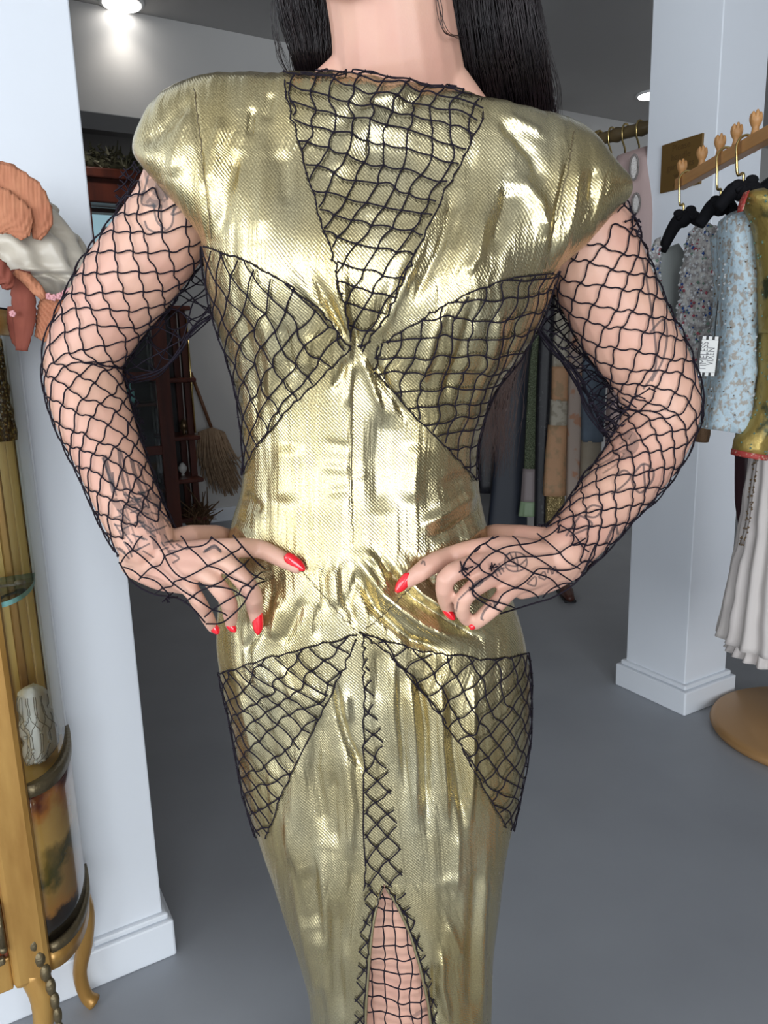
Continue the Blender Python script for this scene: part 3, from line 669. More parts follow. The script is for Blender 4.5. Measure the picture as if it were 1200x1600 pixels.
# nails: curved almond plates on the fingertips
def nail(key, c, tip, wid, tilt=0.0):
    cx, cy = c; tx, ty = tip
    h, nrm = hit(bvh_body, cx, cy)
    h2, _ = hit(bvh_body, cx * .55 + tx * .45, cy * .55 + ty * .45)
    if h is None: h = P(cx, cy, .72); nrm = -cF
    Yc_ = h[1]; Lv = P(tx, ty, Yc_) - P(cx, cy, Yc_); Ln = np.linalg.norm(Lv); Lv /= Ln
    out = -cF * .75 + np.array(nrm) * .25; out = out - Lv * (out @ Lv); out /= np.linalg.norm(out); sd = np.cross(Lv, out)
    wv = wid * Yc_ / FPX; G = []
    for i in range(11):
        u = -1 + 2 * i / 10; w_ = wv * (max(0, 1 - max(0, u)**2.6 * .82) if u > 0 else math.sqrt(max(0.02, 1 - (u)**4 * .9)))
        row = []
        for j in range(9):
            s_ = -1 + j / 4; row.append(P(cx, cy, Yc_) + Lv * (u * Ln) + sd * (s_ * w_) + out * (.0022 - .0030 * s_ * s_ * w_ / wv - .0012 * u * u))
        G.append(row)
    MB().quad_grid(np.array(G)).build('fingernail', 'nail_red', body, True, solid=.0012)
for a in (('Li', (461, 879), (476, 891), 9), ('Lm', (403, 973), (403, 991), 8.5), ('Lr', (362, 981), (368, 987), 6.5), ('Lp', (336, 983), (341, 990), 6.5),
          ('Ri', (630, 911), (619, 925), 9), ('Rm', (702, 959), (710, 968), 6.5), ('Rp', (738, 979), (736, 983), 5.5)):
    nail(*a)

# ---------------------------------------------------------------- nets
def inpoly(x, y, poly):
    c = False; n = len(poly); j = n - 1
    for i in range(n):
        if (poly[i][1] > y) != (poly[j][1] > y) and x < (poly[j][0] - poly[i][0]) * (y - poly[i][1]) / (poly[j][1] - poly[i][1]) + poly[i][0]: c = not c
        j = i
    return c
RS = .00082
def strand(b, pts, r=RS, n=5):
    if len(pts) >= 2: b.tube(np.array(pts), r, n, cap=False)
def panel(name, poly, anchor, e1, e2, off=.0026, rngi=19, warp=.12, edges=(), label=None, knot=.0017, hook=True, rad=RS):
    """net laid on the cloth: lattice vectors e1,e2 in metres on the unrolled cloth (across, down)"""
    b = MB(); r, c = px2rc(*anchor); a0, h0 = SARC[r, c], SH[r]
    rg = np.random.default_rng(len(name) + int(anchor[0]))
    ph = rg.random(4) * 50; cache = {}
    cell = (np.hypot(*e1) + np.hypot(*e2)) / 2
    def uvpos(i, j):
        a = a0 + i*e1[0] + j*e2[0]; h = h0 + i*e1[1] + j*e2[1]
        a += cell * warp * 2.2 * float(vnoise(i*.45 + ph[0], j*.45 + ph[1])); h += cell * warp * 2.2 * float(vnoise(i*.45 + ph[2], j*.45 + ph[3])); return a, h
    def at(i, j):
        a, h = uvpos(i, j)
        if h < SH[0] or h > SH[-1]: return None
        p = ah2p(a, h, off); return p
    for i in range(-rngi, rngi + 1):
        for j in range(-rngi, rngi + 1):
            p0 = at(i, j)
            if p0 is None: continue
            x, y = proj(p0); near = -60 < x < 1260 and min(q[0] for q in poly) - 60 < x < max(q[0] for q in poly) + 60 and min(q[1] for q in poly) - 60 < y < max(q[1] for q in poly) + 60
            if not near: continue
            ins = inpoly(x, y, poly)
            if ins: b.octa(p0, knot)
            for (di, dj) in ((1, 0), (0, 1)):
                bow = (rg.random() - .5) * .28; run = []
                for k in range(7):
                    f = k / 6; q = at(i + di*f + (bow * math.sin(math.pi*f) if dj else 0), j + dj*f + (bow * math.sin(math.pi*f) if di else 0))
                    if q is None: continue
                    qx, qy = proj(q)
                    if inpoly(qx, qy, poly): run.append(q)
                    else:
                        if len(run) > 1: strand(b, run, rad)
                        run = []
                if len(run) > 1: strand(b, run, rad)
    for ed in edges:
        pts = spline(ed, max(8, int(sum(math.dist(ed[k], ed[k+1]) for k in range(len(ed)-1)) / 9)))
        ps = [surf_px(x + rg.normal(0, .8), y + rg.normal(0, .8), off * .7) for x, y in pts]; strand(b, ps, rad * .9)
        for q in ps[::3]: b.octa(q, knot * .9)
    o = b.build(name, 'net_thread', dress, True); o['kind'] = 'stuff'
    if label: o['label'] = label
    return o
def vec(ang, L): return (L * math.cos(math.radians(ang)), L * math.sin(math.radians(ang)))
M1 = .73 / FPX       # metres per pixel on the front of the cloth
YL = [(443,118),(455,180),(475,250),(497,330),(520,400),(528,440),(540,485),(550,535)]; YR = [(762,160),(737,220),(692,300),(662,370),(640,412),(618,462),(600,500),(566,548)]
panel('neck_net_panel', YL + YR[::-1] + [(700,126),(640,108),(570,102),(500,106)], (580, 250), vec(11, 29*M1), vec(111, 30*M1), edges=(YL, YR, [(443,117),(500,121),(570,118),(640,124),(700,140),(762,160)]), label='black fishnet V panel over the neckline')
e1 = [(322,385),(390,411),(450,446),(500,486),(548,542)]; e2 = [(548,546),(500,592),(450,642),(400,702),(380,742)]
panel('bust_net_panel', e1 + e2 + [(300,745),(300,385)], (440, 540), vec(47, 34*M1), vec(123, 36*M1), edges=(e1, e2), label='black fishnet triangle on the left-hand side of the bodice')
e1 = [(862,424),(790,437),(730,460),(690,480),(640,510),(597,536)]; e2 = [(585,580),(640,642),(690,692),(745,752)]
panel('bust_net_panel', [(900,420)] + e1 + [(588,545)] + e2 + [(800,760),(900,500)], (700, 560), vec(-7, 30*M1), vec(92, 29*M1), edges=(e1, e2, [(597,536),(590,555),(585,580)]), label='black fishnet triangle on the right-hand side of the bodice')
e1 = [(345,1052),(365,1045),(430,1025),(500,1008),(560,990)]; e2 = [(556,1000),(535,1050),(510,1100),(480,1160),(450,1220),(425,1285),(416,1310)]
panel('hip_net_panel', e1 + e2 + [(300,1310),(300,1060)], (450, 1090), vec(38, 31*M1), vec(138, 30*M1), edges=(e1, e2), label='black fishnet panel on the left-hand hip')
e1 = [(565,988),(640,1012),(700,1022),(770,1030),(826,1020)]; e2 = [(568,992),(600,1016),(640,1058),(680,1108),(720,1168),(760,1238),(795,1300)]
panel('hip_net_panel', e1 + [(900,1020),(900,1300)] + e2[::-1], (720, 1080), vec(54, 33*M1), vec(146, 31*M1), edges=(e1, e2), label='black fishnet panel on the right-hand hip')
e1 = [(568,992),(568,1100),(569,1250),(570,1388)]; e2 = [(573,1000),(583,1080),(597,1150),(610,1220),(622,1290),(632,1385)]
panel('front_net_strip', e1 + e2[::-1], (572, 1200), vec(48, 29*M1), vec(132, 29*M1), edges=(e1,), label='narrow fishnet strip down the front of the skirt')
e1 = [(598,1388),(588,1412),(579,1450),(574,1500),(570,1560),(567,1640)]; e2 = [(572,1388),(566,1430),(560,1480),(554,1540),(549,1640)]
panel('slit_net_edging', e1 + e2[::-1], (572, 1440), vec(52, 26*M1), vec(128, 26*M1), edges=(e1,), off=.0022)
e1 = [(603,1386),(624,1415),(644,1460),(659,1510),(672,1570),(681,1640)]; e2 = [(630,1386),(640,1412),(656,1460),(670,1510),(682,1570),(692,1640)]
panel('slit_net_edging', e1 + e2[::-1], (648, 1440), vec(58, 26*M1), vec(128, 26*M1), edges=(e1,), off=.0022)
panel('leg_net', [(600,1386),(620,1415),(640,1460),(655,1510),(668,1570),(676,1650),(571,1650),(573,1560),(577,1500),(582,1450),(592,1405)], (620, 1500), vec(4, 24*M1), vec(94, 30*M1), off=-.004, warp=.16, label='fishnet stocking seen through the slit')

# sleeves: net tubes around the arms
def clear(p, d=.0022):
    loc, nrm, i, dist = bvh_body.find_nearest(Vector(p))
    if loc is None: return p
    loc = np.array(loc); nrm = np.array(nrm); sd = (p - loc) @ nrm
    return loc + nrm * d if sd < d else p
def sleeve(chain, t0, t1, na, nl, label, seed, flip=1):
    pts, ra, rb = limb(chain, 80, .92); T = np.gradient(pts, axis=0); T /= np.linalg.norm(T, axis=1)[:, None]
    rg = np.random.default_rng(seed); b = MB()
    def S(u, v):     # u turns, v 0..1
        k = (t0 + (t1 - t0) * v) * 79; i = min(int(k), 78); f = k - i; f = min(f, 1.0)
        c = pts[i]*(1-f) + pts[i+1]*f; t = T[i]*(1-f) + T[i+1]*f; x = ra[i]*(1-f) + ra[i+1]*f; y = rb[i]*(1-f) + rb[i+1]*f
        d = np.array([0, 1., 0]); d = d - t * (d @ t); d /= np.linalg.norm(d); e = np.cross(t, d); a = 2 * math.pi * u
        lo = .0026 + .0015 * float(vnoise(u * 7 + seed, v * 14))
        return clear(c + (x + lo) * math.cos(a) * e + (y + lo) * math.sin(a) * d)
    nodes = {}
    def pos(i, j):
        return (i / (2 * na) + .012 * float(vnoise(j * .5 + seed, (i % (2*na)) * .5)), j / nl + .010 * float(vnoise((i % (2*na)) * .5 + 9, j * .5 + seed)))
    for j in range(0, nl + 1):
        for i in range(2 * na):
            if (i + j) % 2: continue
            u, v = pos(i, j)
            if 0 <= v <= 1: b.octa(S(u, v), .0016)
            if j == nl: continue
            for di in (-1, 1):
                u2, v2 = pos(i + di, j + 1)
                if i + di == -1: u2 = pos(2*na - 1, j + 1)[0] - 1
                if i + di == 2*na: u2 = pos(0, j + 1)[0] + 1
                bow = (rg.random() - .5) * .010; run = []
                for k in range(6):
                    f = k / 5; run.append(S(u + (u2 - u) * f + bow * math.sin(math.pi * f), min(1, max(0, v + (v2 - v) * f + .12/nl * math.sin(2*math.pi*f) * di))))
                strand(b, run, .00085)
    o = b.build('net_sleeve', 'net_thread', person, True); tag(o, label, kind='stuff'); return o
sleeve(ARM_L, .10, 1.0, 10, 32, 'black fishnet sleeve on the arm at the left', 3)
sleeve(ARM_R, .10, 1.0, 10, 32, 'black fishnet sleeve on the arm at the right', 11)
def flat_net(b, poly, anchor, e1, e2, depth, rngi=22, warp=.12, seed=0, r=.00082, lift=.0022, knot=.0017):
    """loose net: lattice steps in picture pixels, depth(x,y)->distance; rests on skin where there is skin"""
    rg = np.random.default_rng(seed); cell = np.hypot(*e1)
    def at(i, j):
        x = anchor[0] + i*e1[0] + j*e2[0] + cell*warp*2.2*float(vnoise(i*.5 + seed, j*.5)); y = anchor[1] + i*e1[1] + j*e2[1] + cell*warp*2.2*float(vnoise(i*.5 + 9, j*.5 + seed))
        return x, y
    for i in range(-rngi, rngi + 1):
        for j in range(-rngi, rngi + 1):
            x, y = at(i, j)
            if inpoly(x, y, poly): b.octa(depth(x, y), knot)
            elif not any(inpoly(*at(i + a, j + c), poly) for a, c in ((1, 0), (0, 1))): continue
            for di, dj in ((1, 0), (0, 1)):
                bow = (rg.random() - .5) * .3; run = []
                for k in range(7):
                    f = k / 6; s_ = bow * math.sin(math.pi * f); q = at(i + di*f + (s_ if dj else 0), j + dj*f + (s_ if di else 0))
                    if inpoly(*q, poly): run.append(depth(*q))
                    else:
                        strand(b, run, r); run = []
                strand(b, run, r)
    return b
def on_hand(dflt):
    def d(x, y):
        ys = []
        for ox, oy in ((0, 0), (7, 0), (-7, 0), (0, 7), (0, -7), (13, 0), (-13, 0), (0, 13), (0, -13)):
            h, _ = hit(bvh_body, x + ox, y + oy)
            if h is not None and h[1] < .80: ys.append(h[1])
        return P(x, y, (min(ys) if ys else dflt) - .0028)
    return d
def rim(b, pts, dep):
    q = spline([(x + rng.normal(0, 1.5), y + rng.normal(0, 1.5)) for x, y in pts], 6 * len(pts)); Ys = np.array([dep(x, y)[1] for x, y in q])
    for _ in range(3): Ys[1:-1] = (Ys[:-2] + Ys[1:-1] * 2 + Ys[2:]) / 4
    strand(b, [P(x, y, Y) for (x, y), Y in zip(q, Ys)], .0009)
b = flat_net(MB(), [(178,868),(205,835),(272,834),(330,838),(364,838),(386,862),(418,892),(424,902),(410,912),(392,924),(386,942),(368,956),(345,972),(318,974),(306,962),(296,944),(262,934),(225,922),(196,892)], (300, 890), (29, 21), (27, -19), on_hand(.73), seed=4, warp=.2)
rim(b, [(364,838),(386,862),(402,878),(418,894),(420,906),(402,914),(390,926),(384,944),(366,958),(345,972),(320,974)], on_hand(.73)); rim(b, [(186,880),(208,910),(240,928),(275,934),(298,948),(320,972)], on_hand(.75))
tag(b.build('net_mitt', 'net_thread', person, True), 'fishnet mitt over the hand at the left', kind='stuff')
b = flat_net(MB(), [(930,850),(905,905),(868,930),(833,942),(785,957),(760,944),(735,930),(720,892),(716,885),(745,858),(770,838),(800,836),(850,832),(885,815)], (810, 890), (28, 20), (29, -18), on_hand(.73), seed=8, warp=.2)
rim(b, [(785,957),(762,945),(740,930),(735,912),(722,890),(745,858),(758,846),(770,838)], on_hand(.73)); rim(b, [(930,850),(905,905),(868,930),(833,942),(785,957)], on_hand(.75))
tag(b.build('net_mitt', 'net_thread', person, True), 'fishnet mitt over the hand at the right', kind='stuff')
for (x, y), n_ in (((262, 932), 'L'), ((722, 888), 'R'), ((767, 886), 'R')):
    b = MB(); h, _ = hit(bvh_body, x, y); h = P(x, y, .715) if h is None else h
    for k in range(9):
        d = rng.normal(size=3) * .003; b.tube(np.array([h + [0, -.003, 0], h + d * .6 + [0, -.005, 0], h + d * 1.4 + [0, -.004, 0]]), .0007, 4)
    b.build('net_knot', 'net_thread', person)
# loose folds of net hanging under the arms
def drape(poly, anchor, e1, e2, Y, label, seed, layers=2, edge=None):
    b = MB()
    for l in range(layers):
        dep = lambda x, y: P(x, y, Y + l * .022 + .012 * float(vnoise(x / 45 + seed + l * 7, y / 45)))
        flat_net(b, poly, (anchor[0] + 11*l, anchor[1] + 7*l), e1, e2, dep, seed=seed + l, warp=.22)
        if edge:
            for rep in range(3):
                pts = spline([(x + rng.normal(0, 4), y + rng.normal(0, 4)) for x, y in edge], 24); strand(b, [dep(x, y) for x, y in pts], .0009)
    return tag(b.build('net_drape', 'net_thread', person, True), label, kind='stuff')
drape([(332,388),(345,470),(334,492),(305,508),(290,540),(258,575),(225,592),(200,600),(186,560),(240,505),(290,440),(318,390)], (270, 520), (24, 17), (22, -20), .870, 'loose fishnet hanging under the arm at the left', 5, edge=[(334,490),(300,515),(285,545),(250,578),(205,598)])
drape([(186,575),(206,590),(222,640),(232,700),(226,705),(205,640),(185,590)], (205, 620), (13, 11), (12, -10), .872, 'bunched fishnet inside the elbow at the left', 6)
drape([(850,428),(832,500),(850,520),(880,552),(905,600),(925,640),(945,680),(962,690),(985,660),(995,635),(950,590),(905,530),(862,436)], (890, 530), (19, 14), (18, -15), .872, 'loose fishnet hanging under the arm at the right', 9, layers=3, edge=[(832,500),(862,540),(900,590),(925,640),(948,684)])
drape([(985,655),(945,690),(938,670),(915,630),(1005,612),(1048,590),(1040,604),(1000,630)], (970, 640), (15, 11), (14, -12), .80, 'fishnet bunched in the elbow crook at the right', 12, layers=1)
drape([(212,250),(222,262),(205,310),(195,370),(183,372),(178,300),(190,262)], (200, 300), (13, 12), (11, -13), .872, 'loose fishnet behind the shoulder at the left', 15)
drape([(972,302),(985,318),(1002,345),(1003,385),(990,360),(960,330)], (985, 330), (12, 11), (11, -12), .80, 'loose fishnet over the shoulder at the right', 16)
drape([(1078,700),(1086,690),(1060,740),(1020,785),(985,818),(975,815),(1015,775),(1055,735)], (1040, 750), (12, 10), (12, -11), .835, 'loose fishnet below the forearm at the right', 18)

# tattoos: flat ink drawn on the skin
def ink(strokes, m='tattoo_ink', wd=1.6):
    b = MB()
    for st in strokes:
        w_ = wd
        if isinstance(st, tuple): st, w_ = st
        pts = spline(st, max(4, int(sum(math.dist(st[k], st[k+1]) for k in range(len(st)-1)) / 4))); L_ = []; R2 = []
        T = np.gradient(pts, axis=0)
        for (x, y), t in zip(pts, T):
            n = np.array([-t[1], t[0]]) / (np.hypot(*t) + 1e-9) * w_
            rowp = []
            for s_ in (-1, 1):
                h, nr = hit(bvh_body, x + n[0]*s_, y + n[1]*s_)
                rowp.append(None if h is None or h[1] > .93 else h + nr * .0005)
            L_.append(rowp)
        run = []
        for q in L_ + [[None, None]]:
            if q[0] is None or q[1] is None:
                if len(run) > 1: b.quad_grid(np.array(run))
                run = []
            else: run.append(q)
    if b.n: tag(b.build('tattoo', m, body, True), kind='stuff')
lf = []
for k in range(56):      # dense ornament over the wrist at the left
    a = random.random(); x = 172 + 8*a + random.random() * 85; y = 765 + random.random() * 100; d = random.uniform(-.6, 1.1); l = random.uniform(12, 30)
    lf.append([(x, y), (x + l*.5*math.cos(d) + random.uniform(-3, 3), y + l*.5*math.sin(d)), (x + l*math.cos(d), y + l*math.sin(d))])
ink(lf, wd=1.3)
ink([([(x, 770 + (x - 180) * .15 + 12*math.sin(x)), (x + 12 + 4*math.sin(x*3), 800), (x + 26 + 6*math.sin(x*2), 846 + 12*math.sin(x*5))], 3.2 + 2*math.sin(x*7)) for x in range(178, 250, 12)], 'tattoo_shade')
ink([([(163,712),(172,745),(178,770)],3.5), ([(185,700),(190,740),(196,765)],2.5), ([(205,718),(212,745),(225,775)],3.0), [(160,715),(182,775)], [(188,702),(205,770)], [(176,738),(178,760)], [(215,725),(235,780)]])
ink([([(232,258),(240,290),(262,310)],9), ([(255,262),(250,300),(235,322)],9), ([(222,300),(236,318),(262,318)],7)], 'tattoo_shade')
ink([[(238,255),(228,290),(222,318),(244,322)], [(240,255),(252,285),(262,312)], [(226,345),(232,358),(250,363),(268,352),(272,320)], [(252,320),(252,362)], [(240,318),(245,345),(258,358)], [(276,322),(268,336),(284,330)]])
ink([(st, 1.7) for st in ([(1003,405),(1012,450),(1022,520),(1024,575),(1005,608)], [(1015,520),(1035,500),(1042,520),(1036,560),(1018,596)], [(990,740),(1005,725),(1020,735),(1018,752),(1000,770),(988,755),(990,740)], [(1005,725),(1008,770)])])
ink([([(965,690),(985,680),(990,700),(965,715)],7), ([(938,735),(960,720),(970,705)],8)], 'tattoo_shade')
ink([[(962,745),(975,735),(985,745),(970,762),(955,772)], [(895,825),(900,805),(925,820),(890,838)], [(884,838),(905,808)], ([(945,850),(960,820),(965,835)], 2.0), [(911,802),(925,790),(940,795),(930,808),(912,806)]])
# polyhedron, arrow, triangles on the hand at the right
ink([[(789,868),(797,864)], [(789,872),(797,864),(812,864),(822,872),(822,884),(812,892),(797,892),(789,884),(789,872)], [(797,866),(808,884),(822,874)], [(789,882),(808,884),(805,864)], [(808,884),(808,892)],
     ([(762,903),(775,893),(788,887)], 1.6), [(768,884),(778,902)], [(773,881),(783,898)], [(779,880),(787,894)], [(737,918),(748,912),(762,904)], ([(738,917),(746,910),(754,906),(748,914),(738,917)], 2.4), [(716,938),(728,926),(738,917)],
     [(823,912),(836,901),(836,915),(823,912)], [(841,902),(850,893),(852,905),(841,902)], [(855,896),(858,886),(863,898),(866,884),(871,896)],
     ([(752,966),(757,955),(768,943)], 1.8), ([(757,943),(770,938),(775,950)], 1.8), [(751,966),(756,969)], ([(658,882),(662,876),(664,884)], 1.4), ([(716,940),(713,955)], 1.3)], wd=1.3)
ink([([(320,862),(335,855),(345,862)], 2.6), [(318,864),(335,852),(346,864)], [(275,850),(290,858),(300,855)], [(262,862),(280,872),(270,880)]])
ink([([(640,1592),(655,1582),(668,1575)], 3)], 'tattoo_shade')

# hair: long black mass falling behind the shoulders
hair = MB().ell(hp(0, .030, .045), (.090, .100, .092), 28, 18, rt).build('hair', 'hair_black', person, True)
hair['label'] = 'long straight black hair'
def hair_mass(rows, name):
    o, G = build_loft(name, 'hair_black', hair, rows, n=36, nr=40, pleat=(9, .05), wob=.05); return G
hair_mass([(540,-300,680,-330,.93,.05),(440,-180,560,-180,.925,.05),(436,-60,514,-60,.93,.035),(440,0,516,0,.935,.032),(453,60,520,60,.94,.03),(468,110,520,110,.945,.025),(480,170,540,170,.955,.025),(500,300,600,300,.965,.02),(520,420,620,420,.965,.01)], 'hair_lock')
hair_mass([(560,-330,740,-330,.93,.05),(650,-180,800,-180,.93,.05),(694,-60,822,-60,.93,.04),(699,0,830,0,.93,.036),(704,60,842,60,.935,.034),(710,120,849,120,.94,.032),(714,170,854,170,.95,.03),(725,260,850,260,.965,.025),(720,400,830,400,.97,.02),(720,540,815,540,.965,.015),(735,640,790,640,.965,.006)], 'hair_lock')
def strands(n, f, m, name, rr=.0006):
    b = MB()
    for _ in range(n):
        ctrl, sc = f(); pts = spline(ctrl, 20)
        b.tube(np.array([P(x, y, Y) for x, y, Y in pts]), np.linspace(rr, rr * sc, 20), 3, cap=False)
    o = b.build(name, m, hair, True); o['kind'] = 'stuff'
def fl():
    u = random.random(); e = random.gauss(0, 3); yy = random.uniform(0, .03)
    return [(570 - 90*(1-u), -322, .86 + yy), (452 + 92*u + e, -180, .862 + yy), (430 + 80*u + e, -60, .868 + yy), (432 + 82*u + e, 0, .868 + yy), (447 + 72*u + random.gauss(0, 4), 55, .878 + yy), (462 + 58*u + random.gauss(0, 5), 105, .892 + yy), (480 + 55*u, 160, .945)], .6
def fr():
    u = random.random()**.8; e = random.gauss(0, 3); yy = random.uniform(0, .035)
    return [(600 + 90*u, -322, .86 + yy), (672 + 118*u + e, -180, .852 + yy), (694 + 134*u + e, -60, .86 + yy), (698 + 138*u + e, 0, .86 + yy), (706 + 142*u + random.gauss(0, 4), 70, .868 + yy), (716 + 143*u + random.gauss(0, 4), 130, .886 + yy), (724 + 140*u + random.gauss(0, 4), 185, .915 + yy), (728 + 125*u, 260, .955)], .6
def fb():
    u = random.random()
    return [(752 + 75*u, 440, .955), (750 + 78*u + random.gauss(0, 4), 500, .955), (752 + 62*u + random.gauss(0, 8), 570, .955), (752 + 45*u + random.gauss(0, 9), 640, .955), (752 + 40*u + random.gauss(0, 12), 640 + random.uniform(30, 110), .955)], .3
strands(430, fl, 'hair_black', 'hair_strands'); strands(850, fr, 'hair_black', 'hair_strands'); strands(170, fb, 'hair_brown', 'hair_ends', .0006)
def fly():
    s = random.choice((0, 1))
    if s: return [(835, -40, .88), (845 + random.uniform(0, 12), 60, .885), (855 + random.uniform(0, 22), 140, .90), (858 + random.uniform(0, 24), 200, .93)], .4
    return [(432, -40, .88), (426 + random.uniform(-4, 8), 30, .885), (440 + random.uniform(-8, 8), 90, .90), (462, 130, .93)], .4
strands(34, fly, 'hair_black', 'stray_hairs', .00035)
strands(5, lambda: ([(676 + random.uniform(-4, 8), -40, .80), (684 + random.uniform(-4, 8), 10, .80), (698 + random.uniform(-5, 5), 50, .80), (730 + random.uniform(-8, 8), 60 + random.uniform(-8, 8), .84)], .5), 'hair_black', 'stray_hairs', .0005)
# seams and hems of the dress
mat('seam_thread', (0.10, 0.075, 0.04), .6)
def seam(pts, off=.0003, r=.0005, m='seam_thread', n=40, name='seam'):
    ps = [surf_px(x, y, off) for x, y in spline(pts, n)]; MB().tube(np.array(ps), r, 5, cap=False).build(name, m, dress, True)
seam([(303,135),(311,200),(318,270),(331,372)]); seam([(897,205),(890,250),(872,330),(852,420)]); seam([(551,590),(549,700),(551,850)])
seam([(470,890),(500,925),(555,985)], r=.0005); seam([(640,920),(600,960),(570,985)], r=.0005)
bk = MB()
for i in (0,): bk.tube(DG[i], .0018, 6, cap=False)
bk.build('neck_binding', 'gold_lame', dress, True)
for colj in (0, ND - 1):
    rr_ = [i for i in range(NROW) if rowy[i] >= 1383]; MB().tube(DG[rr_, colj], .0020, 6, cap=False).build('slit_binding', 'gold_lame', dress, True)

for s_, t_ in ((.9, 4.75), (2.6, 4.75)):      # unseen lamps added to brighten the back room, hidden by the header
    d = bpy.data.lights.new('added_back_lamp', 'SPOT'); d.energy = 16; d.color = (1, .95, .88); d.spot_size = math.radians(130); d.spot_blend = .8; d.shadow_soft_size = .07
    o = bpy.data.objects.new('added_back_lamp', d); col.objects.link(o); p = B(s_, t_, 2.75); e = empty('ceiling_downlight', p, 'added unseen fill lamp in the back room ceiling ' + ('above the mahogany cabinet' if s_ < 2 else 'behind the gowns'), 'light', 'recessed ceiling downlights')
    MB().lathe([(.08, 0), (.095, 0), (.095, -.008), (.08, -.012)], p, 28).build('trim_ring', 'lamp_ring', e, True); MB().lathe([(.079, -.0125), (.079, -.014), (.04, -.0155), (.001, -.016)], p, 28).build('lamp_disc', 'lamp_white', e, True)
    o.location = p + np.array([0, 0, -.03]); o.parent = e

# ================================================================== GILDED VITRINE (against the left wall)
vit = empty('display_cabinet', B(.0, 1.2, 0), 'gilded curved-glass display cabinet with painted panel against the white wall', 'cabinet')
sP, tP, sQ, tQ = .026, 1.200, .108, 1.375
def arc(phi, k=1.0, o=0.0):
    return sP + (sQ - sP) * math.sin(phi) * k + o, tQ - (tQ - tP) * math.cos(phi) * 1.0
ZB, ZP0, ZP1, ZT = .245, .290, .562, 1.27
def curved(z0, z1, out, th, n=18, rows=2, zf=None):
    G = []
    for i in range(rows):
        z = z0 + (z1 - z0) * i / (rows - 1); G.append([B(*arc(a, 1, out), z) for a in np.linspace(0, math.pi/2, n)])
    return np.array(G)
def curved_block(z0, z1, o0, o1, n=18):
    b = MB(); ang = np.linspace(0, math.pi/2, n); R4 = []
    for a in ang:
        s0, t0 = arc(a, 1, o0); s1, t1 = arc(a, 1, o1); R4.append([B(s0, t0, z0), B(s1, t1 - (o1 - o0) * math.cos(a), z0), B(s1, t1 - (o1 - o0) * math.cos(a), z1), B(s0, t0, z1)])
    R4 = np.array(R4); b.quad_grid(R4, wrap=True); b.f.append((3, 2, 1, 0)); m = (n-1)*4; b.f.append((m, m+1, m+2, m+3)); return b
pg = MB(); G = curved(ZP0, ZP1, 0, 0, 20, 10); pg.quad_grid(G); me = pg.mesh('painted_panel'); uvl = me.uv_layers.new(name='UVMap')
li = np.zeros(len(me.loops), int); me.loops.foreach_get('vertex_index', li); uvv = np.array([[(k % 20) / 19 * .8, (k // 20) / 9] for k in range(200)]); uvl.data.foreach_set('uv', uvv[li].ravel())
tag(obj('painted_panel', me, 'painted_landscape', vit, True, solid=.006), 'varnished panel painted with a golden landscape and dark trees')
gl = MB().quad_grid(curved(ZP1 + .02, ZT, 0, 0, 20, 6)).build('curved_glass', 'glass', vit, True)
curved_block(ZB, ZP0 - .012, -.004, .004).build('bottom_rail', 'gilt_wood', vit, True)
curved_block(ZP0 - .012, ZP0 + .004, -.002, .008).build('bronze_band', 'bronze_mount', vit, True)
curved_block(ZP1, ZP1 + .02, -.004, .007).build('bronze_band', 'bronze_mount', vit, True)
curved_block(ZT, ZT + .035, -.006, .008).build('top_rail', 'gilt_wood', vit, True)
b = MB(); fl_ = [arc(a, .97, -.003) for a in np.linspace(0, math.pi/2, 14)] + [(-.9, 1.37), (-.9, 1.202)]
fr_ = np.array([[B(s_, t_, z) for s_, t_ in fl_] for z in (ZP1 - .008, ZP1 + .006)]); b.quad_grid(fr_, wrap=True); b.f.append(tuple(range(15, -1, -1))); b.f.append(tuple(range(16, 32))); b.build('cabinet_floor', 'gilt_panel', vit)
pb = MB(); pb.bbox(-.028, .030, 1.180, 1.225, .24, ZT + .035); post = pb.build('corner_post', 'gilt_wood', vit, bevel=.010)
MB().bbox(.018, .026, 1.190, 1.208, ZP1 + .02, ZT).build('bronze_bead', 'bronze_mount', vit, bevel=.003)
MB().bbox(sQ - .02, sQ + .004, 1.372, 1.392, .10, ZT + .03).build('rear_post', 'trim_paint', vit, bevel=.004)
MB().bbox(-.9, .09, 1.384, 1.394, .24, ZT).build('back_panel', 'gilt_panel', vit)
for k in range(3):
    MB().bbox(.02 + .026*k, .034 + .026*k, 1.374, 1.385, ZP1, ZT).build('back_stile', 'gilt_wood' if k % 2 else 'gilt_panel', vit, bevel=.003)
MB().bbox(-.9, -.028, 1.192, 1.210, .30, ZP1 + .02).build('door_panel', 'cherry_veneer', vit, bevel=.003)
MB().bbox(-.9, -.028, 1.190, 1.215, .24, .30).build('front_rail', 'gilt_wood', vit, bevel=.003)
MB().bbox(-.9, -.034, 1.182, 1.192, .295, .308).build('bronze_band', 'bronze_mount', vit, bevel=.003)
h_ = MB(); h_.tube([B(-.034, 1.180, .33), B(-.034, 1.180, .395)], .005, 10); h_.ell(B(-.034, 1.180, .40), (.006, .006, .007), 10, 6); h_.ell(B(-.034, 1.180, .325), (.006, .006, .007), 10, 6); h_.build('hinge', 'bronze_mount', vit, True)
MB().bbox(-.9, -.028, 1.192, 1.200, ZP1 + .02, ZT).build('front_glass', 'glass', vit)
MB().bbox(-.9, sP - .04, 1.200, 1.37, .24, .262).build('base_board', 'gilt_wood', vit)
MB().bbox(-.9, .05, 1.200, 1.385, ZT + .012, ZT + .034).build('top_board', 'gilt_wood', vit)
